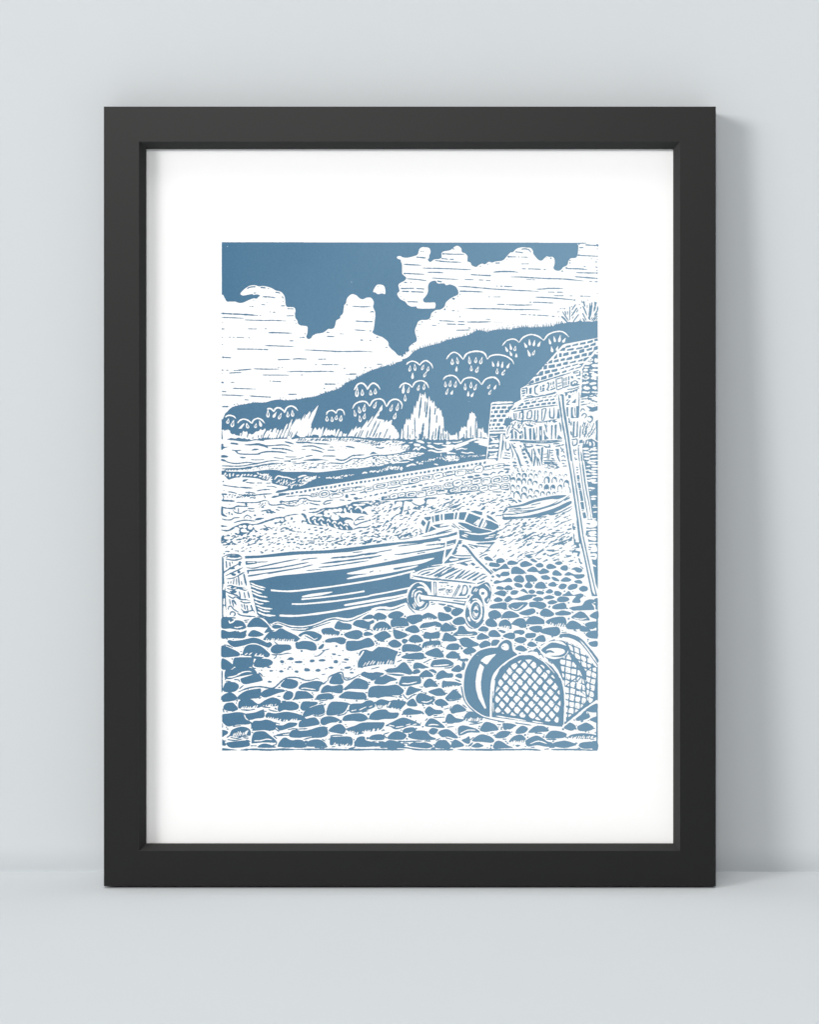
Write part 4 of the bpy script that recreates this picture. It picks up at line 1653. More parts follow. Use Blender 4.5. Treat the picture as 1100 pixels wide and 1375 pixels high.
BS 385 265 600 257 1000 207 1500 187 2200 105 2400 85 2700 60 2900 25 3100 -15 3240 -60 3240 -22 3200 0 2900 45 2600 85 2300 135 2100 158 1800 210 1500 230 1100 247 800 275 600 290 390 302
B 435 605 600 580 830 533 1100 507 1400 475 1800 430 2200 362 2600 280 3000 202 3185 150 3120 250 3040 370 2930 400 2800 425 2640 500 2630 560 2900 605 2895 790 2700 800 2560 900 2300 975 2180 985 2060 1000 1950 1052 1820 1097 1720 1100 1620 1086 1500 1106 1400 1145 1300 1180 1200 1200 1100 1205 980 1192 900 1168 830 1148 770 1160 735 1178 690 1130 640 1085 552 1048 500 850 460 700
BS 390 335 540 335 545 367 400 386
w 10 415 352 545 348
b 9 520 350 705 343
b 15 400 422 500 430 620 405 900 345 1110 305
b 12 1130 325 1250 302 1370 292
b 13 1100 378 1245 350
b 13 1100 432 1310 380
b 9 1195 466 1415 443
BS 408 455 600 438 850 415 1110 368 1110 385 850 435 650 455 410 478
BS 425 525 700 485 1110 420 1110 435 700 510 430 545
BS 408 480 440 478 440 500 420 510
w 10 440 498 645 458
w 10 450 552 715 500
w 19 460 626 560 668 668 697
w 20 465 662 560 700 652 725
w 20 470 712 560 752 620 767
w 20 485 758 580 800 692 820
w 20 495 825 600 862 715 878
w 20 515 875 580 905 640 908
w 20 530 925 640 965 760 976
w 20 560 970 640 1005 725 1012
w 24 552 1015 660 1058 800 1068
v 24 735 725 900 738 1100 732 1600 670 2100 590 2400 530 2670 463
v 22 1018 910 1200 908 1600 870 2000 815 2100 790 2300 755 2620 688
v 28 850 1065 1100 1068 1500 1020 1900 950 2100 915 2400 855 2600 800
v 34 2090 990 2180 962 2280 960 2370 968 2560 905
b 12 2100 1005 2180 985 2280 990 2380 985 2540 925
T 400 720
W 60 805 150 780 250 765 440 745 452 757 300 795 80 822
v 22 45 848 400 812 700 770 895 738
W 665 495 780 468 900 440 1100 408 1500 345 1800 293 1818 305 1650 370 1400 410 1285 432 1310 450 1450 422 1600 393 1608 405 1500 440 1200 500 1100 515 900 545 685 577 668 562 800 527 950 503 700 512
b 9 960 485 1020 464
b 8 1095 468 1118 464
W 625 918 700 900 1100 830 1300 800 1535 748 1540 765 1350 820 1100 865 800 915 640 937
b 22 440 302 480 290 740 270 900 240 1080 218
b 9 730 222 870 208
b 20 305 372 360 362 700 322 1000 280 1110 258
b 15 270 420 450 402 700 365 950 328
v 26 720 1110 850 1060 1100 955
w 20 845 1100 960 1040 1100 1010
w 8 900 1085 1010 1035
s 75 30 4 9 5 0 180 500 330 490 340 530 250 570 210 550
s 175 30 4 10 -5 0 190 500 340 490 330 530 250 560 210 540
T 500 720
b 19 -110 252 0 235 75 222
b 9 70 215 280 178
b 13 -50 300 0 288 130 255
b 10 340 135 600 105 690 92
b 16 300 245 400 240 700 190 900 158 1000 130 1100 105
b 9 600 235 720 212
b 9 155 320 200 315
b 16 715 122 850 110 1000 92 1110 58
b 9 890 62 920 60
b 11 915 120 1010 95
b 10 960 120 1010 125
T 600 720
#bow
WS -10 20 170 -30 175 50 130 160 60 250 -10 380 -60 340 -30 180
BS 0 70 132 38 116 100 0 140
w 11 0 118 100 95
BS -10 182 82 160 55 220 0 290 -20 310
BS 165 48 225 60 180 80 195 105 152 110 165 130 135 150 150 165 125 190 145 200 120 240 66 246 130 130
BS 70 247 200 255 320 255 342 270 200 272 110 262
B 60 266 150 290 330 288 330 296 200 322 0 368 -40 368 20 300
W 35 320 55 303 160 300 140 322 60 332
b 13 30 388 200 355 352 320
b 13 390 95 520 105 632 86
b 13 280 108 400 130 580 150
b 9 300 130 350 150
b 9 330 150 380 170
b 9 365 135 420 155
BS 635 82 605 130 560 185 500 225 450 255 415 260 470 230 420 212 490 222 560 160 600 110
b 13 440 292 480 262 552 240
B 180 375 240 358 290 385 240 405
B 322 370 350 355 385 380 360 397
B 385 415 455 410 400 432
d 270 205 8 290 225 10 308 382 8 465 435 9 480 298 7
v0 30 220 130 270 152 400 310 605 508
d 222 130 22
b 11 588 448 632 496
#cart
T 500 720
WS 512 495 700 420 830 385 950 370 1050 355 1200 380 1400 440 1580 512 1500 610 1420 650 1100 830 900 800 790 795 800 605 540 570 512 575
BS 515 545 800 605 795 785 500 785 520 575
w 24 520 500 518 572
w 22 515 562 800 602
w 26 806 600 806 795
w 18 940 372 1000 290 1090 160
b 12 540 495 700 430 830 405 950 393
b 13 605 515 680 470 850 435
b 20 650 522 780 478
B 720 528 820 490 900 440 1000 400 960 430 840 500 770 528
b 18 820 540 1045 415
b 10 840 548 945 490
b 24 870 555 1000 490 1110 425
b 18 975 565 1110 500
b 10 1020 572 1090 545
b 15 1000 440 1070 408
b 11 1030 390 1100 380
b 22 540 532 700 560 840 580 1100 602 1390 635
b 10 840 565 930 578
T 600 720
b 17 0 432 60 412
b 19 0 475 100 420
b 18 0 495 155 430
b 16 0 552 215 440
b 13 25 572 105 530
b 26 110 578 250 452
b 18 150 572 320 455
b 20 200 577 390 475
b 24 270 588 440 485
b 13 340 597 480 510
BS 355 600 480 500 530 510 450 560 395 592
w 14 400 585 510 515
b 16 440 590 550 530
BS 410 630 490 598 525 598 470 632 412 645
b 12 300 660 330 690
BS 305 660 330 665 315 715
T 500 720
BS 820 610 862 612 868 802 830 802
w 14 841 618 848 798
b 13 890 620 1035 628
s 71 10 20 50 16 10 890 650 1095 650 1080 790 900 790
O 1035 738 40 20 935 715 40 12
T 600 720
s 72 3 30 50 14 0 0 660 90 660 60 790 0 790
b 14 172 645 75 818
b 13 190 652 102 818
BS 218 658 250 650 280 670 292 720 280 770 250 802 155 802 200 740
W 208 775 225 695 250 668 270 700 258 760 235 780
b 22 280 830 310 785
b 12 200 835 280 835
T 500 720
L 630 830 170 212
l 628 838 142 186
w 24 572 820 585 765 630 740 672 755
w 24 572 820 585 880 635 935 705 880
w 30 640 770 615 830 635 905 685 870
w 20 600 692 650 682 700 700 725 745
w 18 532 825 548 745 590 710
w 15 540 905 575 978
w 15 562 885 592 955
w 18 630 992 700 962 742 895
v 22 760 770 740 700 700 650 640 630
WS 640 782 660 772 830 800 1100 830 1100 900 660 850 645 830
b 15 640 778 800 800 1100 832 1250 830
b 11 640 855 900 868 1100 905
b 13 470 880 500 960 580 1040
b 12 780 890 820 885
b 12 790 920 850 905
BS 880 900 1000 910 960 935 900 920
b 14 1010 925 1090 942
T 600 720
b 11 80 862 255 880
BS 0 875 240 905 245 870 262 870 250 935 100 905 0 890
b 14 0 930 225 985
b 9 60 825 200 840
B 330 775 345 700 370 675 420 670 530 618 578 650 602 760 582 850 540 908 505 850 548 800 540 740 490 700 440 720 430 778
w 14 358 748 400 695
w 14 388 748 420 705
w 15 515 640 570 690 592 745
w 13 545 880 572 830
d 490 772 24
L 388 1000 142 236
l 383 1000 126 216
w 20 345 850 400 843 450 880 487 945
w 16 278 965 300 890 320 870
w 16 296 985 318 890
w 16 280 1090 300 1120
w 16 470 1060 440 1120
w 15 300 1075 318 1150
w 15 282 1085 300 1140
w 15 478 1060 440 1130 390 1168
w 15 430 1050 400 1090
R 393 1005 78 130 20 0
L 395 1008 48 92
R 395 1008 38 78 11 1
d 400 1008 26
#creel
T 290 720
BS 78 270 100 300 108 600 130 760 140 1110 78 1110
w 22 107 640 102 725
w 22 108 835 106 925
W 98 945 125 955 135 1085 100 1090
WS 100 300 130 255 240 235 340 265 368 260 390 400 430 620 545 1060 540 1110 150 1110 130 770 110 500
b 13 80 285 150 252 240 242 310 255 352 292
b 18 125 305 240 322 355 300
b 11 130 292 180 265 300 263 342 285
l 245 277 70 14
b 16 135 330 142 430
b 18 180 345 187 410
b 11 215 340 222 370
b 15 108 500 130 468 350 345
b 18 125 532 260 470 365 418
l 210 430 42 16 315 365 18 32 235 515 34 18 305 480 22 20
b 13 130 575 240 558 385 478
b 24 370 500 392 600 408 665
b 13 240 570 230 655
b 13 270 560 276 655
b 17 298 530 312 665
b 13 340 600 346 660
b 11 200 600 195 640
b 11 160 610 165 640
b 14 140 672 200 663 260 680 400 700
b 14 140 700 230 718 300 700 380 725 425 718
l 220 690 28 14 335 705 22 14 240 745 38 20
b 16 120 738 170 760 230 780 300 810 340 850
b 14 180 735 240 780 290 790
b 15 310 740 328 825
b 15 375 750 392 835
b 20 425 740 448 830
b 15 150 790 220 832 265 815 330 850 400 852 460 870
b 15 320 868 380 895 470 890
b 11 180 840 190 920
b 16 210 850 238 955
b 16 230 850 255 910
b 11 250 870 272 930
b 11 340 910 352 960
b 16 375 910 392 990
b 16 410 920 427 1000
b 24 465 920 492 1000
b 15 160 990 170 950 200 940 240 985 310 1025
b 15 330 970 380 1012 500 998 512 1030
l 400 1025 40 14
b 18 185 1060 200 1020 240 1018 255 1050 230 1080
b 16 280 1030 330 1060 400 1072 535 1082
b 12 170 1090 270 1100
w 26 368 250 390 420 440 640 500 880 545 1055
T 700 720
#poles and strip
BS 880 0 1033 0 1033 720 985 590 955 470 900 80
WS 790 -10 890 -10 960 360 1000 620 1035 800 960 810 860 320
W 900 10 1000 12 1008 60 960 58 905 40
w 26 890 90 1030 88
W 905 130 1000 115 1022 200 960 212 915 190
b 11 905 145 950 155
b 10 905 175 940 185
W 930 240 1015 235 1010 310 955 305
b 12 930 270 1000 272
w 22 945 380 1010 408
v0 21 788 -10 860 310 962 805
v0 18 832 -10 920 400 1012 790
BS 940 680 968 760 990 785 1030 790 1020 805 955 805
BS 700 0 735 50 730 95 780 82 775 100 720 115
BS 650 187 780 120 790 155 720 162
BS 680 215 720 190 800 205 790 235 775 275 750 265 765 225
BS 768 290 792 300 800 345 828 360 808 380 782 350
b 11 790 400 840 440
M 3.5
#stones, right
T 600 720
B 510 285 560 275 610 310 620 330 550 325 515 310
B 665 335 690 305 740 298 780 330 760 350 690 360
B 820 350 870 328 955 355 920 380 830 382
B 990 370 1050 335 1100 350 1150 385 1020 415
B 570 385 590 355 650 360 715 380 690 412 590 405
B 620 435 700 430 785 370 830 420 850 440 730 440 660 475 630 460
B 870 500 880 430 940 410 1000 440 1050 475 1030 505 920 505
B 660 520 700 515 725 540 700 555
B 720 520 760 480 835 485 835 525 760 535
B 640 610 680 590 740 600 830 560 875 585 870 615 760 615 650 640
B 900 580 940 535 1000 530 1040 580 1020 620 930 610
B 1060 530 1100 530 1145 575 1110 620 1075 590
B 670 690 700 672 765 690 755 718 680 712
B 780 695 830 660 885 695 870 720 795 720
B 910 640 960 630 1015 655 1010 685 940 680
B 640 770 720 732 790 740 795 780 770 805 700 790
B 860 760 890 730 955 735 940 775 880 785
B 635 855 690 820 750 850 730 875 660 880
B 780 850 840 800 900 835 1000 810 1060 790 1140 785 1145 830 1050 860 980 860 900 850 830 885 790 875
B 580 950 620 915 780 890 810 930 790 985 720 970 600 970
B 830 940 900 895 1080 890 1060 940 960 1000 880 985
w 12 865 958 940 985 1035 918
B 560 1050 590 1010 660 995 725 1040 720 1090 600 1110
B 750 1060 800 1015 870 1010 970 1060 940 1090 770 1100
B 990 1020 1150 970 1190 1020 1100 1060 1000 1050
B 60 1020 110 975 220 985 200 1030 130 1070 80 1055
B -40 960 0 945 60 970 50 1010 0 1015
d 535 372 11 540 935 6 620 545 18 600 595 14 618 662 11 628 790 10 600 870 10 830 910 10 815 980 9 745 1025 7 768 875 7 650 312 8 810 315 9 875 410 6 830 470 8 910 700 9 820 740 12 815 765 9 970 740 6 560 990 7 965 1025 7
T 700 720
B 125 320 160 303 215 340 180 348
B 200 385 255 360 300 390 280 415 220 415
B 340 405 385 372 450 395 468 425 370 440
B 455 360 520 338 555 365 500 385
B 530 430 560 400 610 395 630 430 610 460 560 455
B 675 445 740 418 820 445 800 485 750 480 720 455
B 80 465 150 412 200 425 240 465 300 432 380 475 330 500 250 505 220 480 150 482
B -20 440 10 445 50 475 20 500 -20 505
B 430 520 435 475 480 460 545 510 520 530
B 585 520 640 482 720 515 845 512 830 555 750 570 700 530 620 530
B 60 535 140 522 210 570 200 605 110 605 80 575
B 270 540 340 525 390 560 370 580 300 580
B 412 550 460 555 510 590 500 605 440 590
B 535 600 600 552 675 585 620 610
B 715 605 780 590 818 610 810 635 750 630
B 50 660 100 620 155 660 130 695 70 690
B 185 680 220 630 280 615 325 650 325 700 220 700
B 370 645 430 615 470 640 465 672 390 672
B 505 680 550 638 610 655 590 700 540 710
B 630 690 670 650 750 645 745 695 660 720
B 780 705 830 670 890 685 885 730 820 740
B -10 735 40 708 95 765 70 765 30 745
B 105 735 150 720 190 745 160 770 115 765
B 205 750 240 735 305 750 290 780 220 775
B 335 745 385 712 430 740 400 765 350 765
B 450 745 500 740 545 765 520 800 460 790
B 550 795 600 770 645 738 700 790 800 770 840 800 790 840 800 880 760 895 690 885 700 850 730 805 620 805
B 160 845 230 818 300 845 260 870 180 865
B 305 825 380 795 450 820 400 842 330 845
B 485 850 530 812 620 820 645 855 590 880 510 880
B 360 885 420 860 490 882 440 908 380 912
B 110 920 130 885 280 885 340 935 270 978 200 955 125 950
B 420 955 460 920 570 895 605 930 590 975 450 978
B 255 1030 300 980 360 980 445 1045 380 1080 280 1070
B 465 1030 500 1015 560 1000 660 1020 668 1045 620 1060 480 1060
BS 640 965 700 945 820 930 860 870 920 845 975 850 1000 880 950 905 985 960 985 990 700 1000
BS 980 845 1010 830 1033 830 1033 990 1000 980 1000 930 960 905 1005 895
B 150 785 210 790 190 810 160 805
d 65 495 11 170 630 14 340 630 12 350 690 12 490 650 10 585 740 12 430 780 10 380 945 14 375 960 10 620 970 14 640 895 14 860 805 9 220 1030 14 690 1018 10 350 325 12 565 335 10 650 430 9 650 380 8 720 285 10 735 352 12 300 725 10 700 745 9
M 3.5
T 700 820
B 70 145 120 90 200 76 300 120 312 170 280 180 80 180
B 333 150 420 100 560 83 605 130 595 215 520 210 400 190
F 360 200 590 215 8 60 26 13
B 608 205 650 150 710 138 802 190 790 242 640 247
B 678 95 740 40 800 13 860 40 922 120 880 130 800 127
w 13 705 97 800 114 882 100
B 923 70 1030 8 1030 107
B 858 190 920 155 1022 150 1022 210 940 247
B 790 260 830 203 932 265 850 282
B 868 320 930 280 1022 275 1022 367 920 362
B 908 435 960 415 1022 413 1022 477 950 477
F 960 500 1015 520 3 14 0 10
B 108 240 170 210 272 210 270 270 200 292
B 263 290 300 245 400 225 500 225 522 300 460 342 380 325
B 58 330 90 305 192 305 180 355 80 367
B 188 400 230 345 300 333 330 400 290 417
B 83 465 120 420 160 425 212 465 150 484
B -20 480 40 490 82 530 0 542
B -20 260 35 280 20 317 -20 317
B -20 360 40 370 72 400 0 437
B -20 110 40 130 72 210 40 227 -20 215
b 10 540 295 620 288
b 10 545 267 565 265
b 11 130 400 170 380
d 75 240 12 100 200 12 310 195 9 315 90 9 420 352 12 365 378 7 215 432 12 250 315 8 90 495 12 120 510 9 640 110 14 700 30 9 720 260 18 745 275 12 855 300 12 845 175 9 900 390 14 895 410 10 650 100 8 685 20 10 220 35 14 865 10 6 40 450 12
b 11 30 95 120 82
b 18 1026 -20 1026 350
M 3.5
T 290 820
b 14 550 78 650 105 742 210
b 15 750 192 830 165 900 187 1000 222 1100 230 1200 226 1350 190 1500 132 1600 112 1730 140 1850 120 2060 15
b 12 1000 255 1200 262 1350 215 1550 150
b 18 1200 258 1320 205
b 11 370 135 450 120
b 11 380 155 430 150
B 78 100 170 90 250 130 300 130 360 150 400 210 385 238 300 255 200 238 78 232
w 20 172 130 190 165 255 128
w 14 240 222 290 226 360 210
B 425 190 470 130 530 95 600 110 705 200 680 226 560 215 430 220
B 78 262 180 285 280 270 320 290 402 265 400 300 370 366 200 365 78 370
F 270 275 400 260 6 24 10 10
B 435 340 450 295 510 262 632 315 600 340 520 350
B 155 420 180 395 240 405 350 395 500 365 600 390 680 430 720 420 750 460 700 496 640 475 500 435 360 470 240 486
B 78 475 180 500 300 560 312 600 240 615 78 616
b 11 100 460 150 465 230 500
B 360 570 400 480 500 455 600 480 700 560 720 595 680 626 600 600 480 605 375 602
w 13 385 592 428 568
w 13 440 592 485 562
w 13 520 603 550 572
w 13 570 608 610 578
w 13 610 614 642 590
B 650 295 680 250 715 220 745 260 790 265 690 290
B 750 215 800 190 900 215 800 240
B 640 375 720 290 800 280 870 240 960 280 1100 350 1100 400 1060 416 1030 410 900 410 800 400 700 400 650 395
F 660 400 1040 415 13 50 18 13
B 735 520 780 465 860 455 980 460 1010 500 990 525 920 540 840 575 760 565
B 775 405 830 450 800 440
B 1065 440 1100 425 1100 505 1080 490
B 470 613 540 615 640 627 540 647
B 78 650 150 670 230 740 200 782 78 782
B 230 740 240 650 280 630 480 630 500 670 470 750 300 755
B 510 740 540 655 640 648 720 658 760 700 700 745 600 760
B 120 900 130 800 220 790 270 765 470 770 545 830 500 850 380 870 280 890 190 917
w 17 150 897 250 880 350 830 430 815 482 825
B 340 910 440 880 560 845 620 920 600 945 480 970 400 986 350 970 330 930
B 100 1080 120 980 170 960 250 965 300 1000 290 1050 230 1088
b 15 560 830 600 850 632 892
b 12 310 1050 370 1000
b 12 470 740 500 770 540 778
b 10 740 590 860 590 960 572 1020 577
b 10 770 655 810 605 740 590
b 12 240 925 300 930 318 960
b 10 120 945 200 950
b 20 290 1095 430 1040 580 1020 740 1042 800 1020 900 930 980 897 1100 900 1200 935 1290 930 1350 908 1395 925
B 870 1010 930 930 1000 920 1090 950 1090 1010 1030 1045 950 1040
l 885 685 28 20 1005 645 38 20 990 758 22 12 875 815 30 17 735 808 24 11 710 760 26 10 720 955 32 12 1085 690 30 14 1080 818 28 18
d 930 705 9 960 655 8 965 785 12 1020 785 9 805 800 8 770 830 6 925 822 6 650 885 9 610 800 12 580 800 7 658 835 6 695 515 10 365 490 8 335 550 12 340 590 14 215 650 12 145 382 12 230 390 9 850 1030 14 400 330 12 1050 725 5
s 90 12 20 36 8 -40 600 760 860 600 1000 600 1100 800 900 900 700 980
T 400 820
l 190 675 34 20 322 668 46 17 485 585 30 14 508 685 32 24 652 655 36 16 120 795 38 24 270 800 36 18 445 765 34 14 668 765 44 16 725 833 30 11 15 690 46 16 900 640 12 22
d 80 720 9 370 620 9 455 637 9 570 715 9 750 740 9 800 570 12 822 628 9 650 390 9 575 270 12 590 320 14 625 290 10 745 240 8 870 352 12 270 450 9 340 420 12 515 475 16 605 538 12 50 540 16 95 370 9 280 285 9 825 885 12 40 968 12 760 793 10
b 10 535 600 580 602
b 10 585 690 620 690 660 695
b 10 570 795 625 795
b 10 700 800 735 770
b 10 360 785 400 772
b 11 320 860 370 850
b 10 320 540 430 512
b 14 215 612 280 602 370 527
b 10 980 785 1100 755
s 91 16 16 30 8 -20 0 560 200 560 600 500 780 560 780 800 500 840 300 870 0 900
B 10 325 100 280 200 280 290 315 320 350 280 400 220 405 150 370 80 335 40 352
w 15 40 345 100 325 170 355 220 385 268 365
B 315 270 350 240 450 232 500 265 555 280 550 320 510 337 400 328 350 320
F 350 335 520 340 8 34 16 12
B 495 210 540 142 600 165 700 180 720 215 700 250 620 255 510 245
B 740 185 780 135 870 125 940 150 1010 125 1020 160 970 190 960 240 880 235 800 215
B 865 105 940 60 1000 60 1010 100 900 115
B 1035 50 1100 35 1120 60 1100 105 1035 105
B 625 310 780 262 860 290 860 340 800 382 720 375 660 360
B 890 300 940 285 1010 320 900 338
B 365 420 400 380 560 358 630 375 635 430 580 452 500 420 430 430
B 655 420 720 405 830 405 940 365 1000 400 1025 460 960 490 890 500 790 530 700 540 650 515
B 0 430 80 408 190 420 240 460 245 525 180 535 100 515 0 515 -30 480
B 275 500 320 455 350 455 330 500 290 515
B 820 590 850 540 910 525 960 550 930 600 860 620
B 790 690 810 660 860 645 895 680 870 765 820 745
B 845 860 890 820 960 835 1100 830 1155 850 1050 900 1010 930 920 900
b 19 400 945 420 890 500 850 590 828 610 890 640 930 720 915 840 850
b 12 630 890 660 905 710 900
b 12 330 985 400 940
B -10 365 30 375 0 392
b 11 890 270 970 250 1010 280
B 1010 230 1050 190 1110 150 1150 170 1100 255 1050 265
F 1040 265 1110 250 3 40 20 10
B 1030 345 1080 315 1120 330 1130 380 1090 395
d 1040 415 14 1080 400 14 1060 445 12 1090 450 11
T 500 820
B 20 110 40 50 100 30 190 75 150 117
B 210 70 260 25 350 8 420 45 370 90 260 105
B 260 215 265 120 430 100 490 190 440 210 330 210
b 11 270 245 350 225 440 228
B 460 105 500 70 650 55 670 130 620 155 550 182 500 160
B 670 70 760 30 870 90 820 115 700 115
F 680 130 810 120 5 44 20 12
B 890 25 1000 45 1080 100 980 135 900 125
B 10 240 60 170 160 150 250 220 230 250 100 268 40 268
F 30 268 200 250 5 40 20 12
B 440 260 500 215 580 200 635 275 560 300 500 285
B 640 220 690 170 800 155 850 145 930 180 910 220 830 215 740 245 700 257 660 245
w 14 650 240 740 235 860 200
B 25 350 60 315 170 275 250 345 180 380 120 415
B 280 265 330 262 470 320 400 370 310 370
B 490 400 540 335 620 335 680 410 560 428
B 700 370 710 290 800 300 890 280 905 350 860 372
B 945 400 970 310 1010 300 1100 350 1138 385 1100 408 1000 408
B 915 240 960 180 1000 165 1050 210 1130 235 1100 265 950 280
B 215 440 300 390 390 450 350 490 270 490
B 400 400 430 380 478 400 440 440 410 430
B 400 530 420 460 520 452 620 470 670 520 600 550 480 545 420 555
B 670 490 700 425 820 405 900 405 920 450 915 485 800 492 700 505
F 690 505 910 475 9 42 16 12
B 710 570 820 515 890 512 960 600 920 630 780 610
B 400 615 500 580 670 568 690 640 600 655 420 640
BS -215 745 -190 690 -190 640 -100 530 0 545 80 485 190 490 270 520 352 550 315 620 290 722 150 720 0 735 -100 755 -190 767
W -225 760 -215 700 -140 560 -110 540 -120 570 -190 680 -200 770
F -150 735 30 700 4 60 40 12
F 40 715 290 700 6 58 26 13
B 200 830 210 780 320 765 400 700 450 705 500 770 540 830 500 858 380 830
B 550 770 570 705 640 705 700 735 760 765 640 770 580 780
B 550 850 560 800 620 790 640 830
B 790 750 810 680 860 660 1000 655 1090 705 1050 745 900 757
w 14 815 742 900 735 1040 725
b 12 960 770 1050 765 1100 735
B 640 860 730 800 820 880 720 890 660 895
B 860 870 910 815 960 805 1010 840 1080 845 1070 895 970 900 880 925
B 760 800 820 790 860 820 850 840
B -20 930 0 850 60 825 155 850 100 880 30 930
B 195 850 260 845 430 860 350 877
B 990 510 1040 450 1150 445 1165 500 1140 525 1040 525
B 1005 590 1080 550 1130 560 1180 635 1010 635
b 10 460 668 570 668
b 10 465 692 530 692
b 10 690 700 800 645
b 10 820 640 870 640
b 12 330 690 400 662
b 12 335 610 390 580
b 11 650 775 710 770
b 11 440 580 490 570
d 710 628 18 375 560 14 365 520 12 520 740 10 505 715 7 175 802 11 305 742 10 330 968 12 640 458 14 575 435 10 680 545 9 690 700 8 740 710 10 660 265 10 680 285 9 675 330 12 485 330 9 500 315 9 405 262 12 230 275 12 255 280 10 155 415 11 195 410 12 205 470 10 40 410 12 60 430 10 55 470 9 440 75 14 175 125 10 200 40 8 905 270 10 920 310 9 940 430 10 930 480 12 960 495 11 945 545 12 960 632 8 900 910 10 850 910 9 680 910 10 935 390 9 1075 300 10 880 385 8 780 395 14 855 245 12 70 130 14 840 855 10
T 600 820
B 80 150 120 105 200 85 245 120 240 175 130 190
B 0 45 40 60 70 100 0 110
B 0 170 60 200 132 240 100 262 0 265
B 95 310 150 270 165 215 230 212 280 275 380 280 412 310 360 332 110 337
w 12 140 322 260 325 360 312
B 0 305 50 340 135 390 90 410 0 400
B 175 410 200 370 280 365 360 410 430 445 400 475 240 487
B 220 540 300 492 350 500 395 540 340 570 270 587
B 440 460 500 410 560 412 590 450 560 490 470 505
B 410 350 460 305 510 320 572 365 430 390
B 605 470 610 410 650 390 710 405 670 470
B 522 160 560 112 620 115 680 185 640 217 550 205
B 700 190 730 140 800 122 860 170 868 242 800 235 720 215
F 715 230 850 235 6 46 20 12
B 425 265 480 212 555 235 540 277
B 565 330 580 280 650 262 722 330 700 352 600 350
B 695 270 730 260 790 280 760 300
B 755 340 840 300 910 310 912 370 850 377
B 908 300 930 265 1030 265 1030 312
B 910 400 960 360 1040 360 1072 400 1000 437
B 925 520 960 475 1020 475 1080 530 1030 547
B 872 175 950 110 1040 115 1070 200 1040 227 900 190
B 5 600 60 550 130 560 180 640 270 640 302 670 260 690 180 670 130 635 20 640
F 190 700 290 690 4 24 14 10
B 60 800 140 735 180 745 200 800 150 822
B 215 690 250 720 230 790 200 780
B 118 880 150 850 200 850 197 907
B 1060 340 1100 300 1100 367
b 14 250 150 290 210 355 247
b 14 360 242 430 212 505 120
b 11 40 150 70 190 130 215
b 12 110 920 150 940 195 955
b 12 960 570 1010 575 1080 545
b 11 320 360 380 360
d 500 185 9 660 118 9 690 240 12 835 115 10 740 100 12 750 375 14 430 295 8 520 295 8 570 395 10 915 470 12 920 440 10 160 385 10 180 475 14 205 510 14 195 490 10 65 305 10 70 290 8 165 580 12 325 595 14 150 662 10 830 260 9 655 275 8 1078 240 9 370 212 6 85 910 7 1040 450 10
M 0
#float buoy
BS 198 1000 215 880 250 750 320 620 420 530 560 485 672 478 700 440 750 392 820 380 880 425 905 525 970 590 870 640 760 740 660 840 620 950 600 1100 585 1430 480 1410 340 1315 250 1190 215 1060
WS 195 985 215 870 250 740 320 615 420 520 560 478 670 470 700 430 760 380 820 370 890 430 908 520 985 590 975 605 900 622 770 715 690 800 630 930 612 1100 604 1440 580 1430 480 1410 340 1325 245 1210 205 1080
B 236 900 260 785 330 645 430 545 560 503 680 492 705 455 760 405 820 392 872 430 890 530 950 592 900 620 765 705 645 825 598 940 585 1100 582 1400 572 1426 480 1400 340 1300 262 1190 232 1050
W 733 480 760 445 800 438 832 468 832 520 790 532 745 512
d 758 485 10
W 458 672 520 615 600 592 662 583 600 650 540 720 500 695
F 480 700 560 715 4 20 8 8
WS 450 708 502 755 475 850 460 960 462 1050 478 1140 532 1305 518 1320 500 1300 430 1180 395 1060 388 950 405 820
b 15 203 1020 230 1180 300 1290 420 1390 520 1440 700 1480 785 1490
b 11 195 1010 215 1120 240 1190
#creel at the back
T 700 820
BS 100 530 260 470 400 400 520 345 600 318 700 333 800 385 900 490 1033 650 1033 1210 960 1220 570 1550 520 900 400 760 250 650
WS -30 590 60 540 130 515 260 450 400 385 480 355 480 375 300 450 260 500 270 560 340 640 440 720 500 800 545 900 500 900 400 760 250 650 100 600
B 170 530 200 510 240 540 255 590 240 600 220 560
b 12 90 560 140 540 230 550
b 12 200 490 260 560 310 640
b 12 240 480 280 545 255 600
b 12 370 640 375 680 420 720
b 12 420 660 440 720
b 13 260 470 360 425 450 385
WS 480 365 530 352 640 360 720 390 800 440 900 560 1010 720 1030 760 990 750 920 640 850 560 760 480 640 420 540 400 450 400
X 560 690 78 20 -6 88 0.76 520 660 560 620 650 575 730 680 810 800 870 930 885 1200 800 1320 610 1450 600 1300 590 1100 560 900
X 660 420 82 32 8 80 0.76 540 365 690 372 800 460 915 590 960 720 880 830 830 750 745 640 665 550 650 490
X 910 840 70 25 -10 85 0.76 880 780 1010 760 1010 1000 960 1220 890 1280 880 1000
b 16 640 580 720 690 800 810 850 930 870 1050 885 1280
b 14 720 1000 800 900 850 870
b 14 600 1010 720 920 800 860
b 14 740 1060 860 1130
w 12 760 1080 850 1130
w 12 750 1100 850 1150
w 12 740 960 830 1000
w 12 820 640 870 720
b 12 860 830 940 760 1010 740
L 455 530 192 115
l 460 527 172 92
L 462 552 128 58
B 325 545 390 530 440 555 380 560 340 572
b 11 390 555 450 560
v0 40 520 340 600 325 700 343 790 385 880 480 1000 630 1035 690
w 18 790 395 880 500 980 640 1033 720
B 510 345 600 318 640 325 560 345 545 370
#creel at the front
T 600 820
BS 606 1425 612 1100 640 930 710 790 840 675 980 600 1130 595 1260 640 1410 745 1500 860 1555 1010 1580 1200 1582 1490 1550 1560 1400 1545 1000 1480 620 1430
v 17 588 1426 592 1120 615 935 680 805 800 690 930 612 1020 590 1130 588 1260 622 1420 735 1512 850 1567 1000 1592 1200 1596 1490
w 13 648 930 632 1050 625 1180
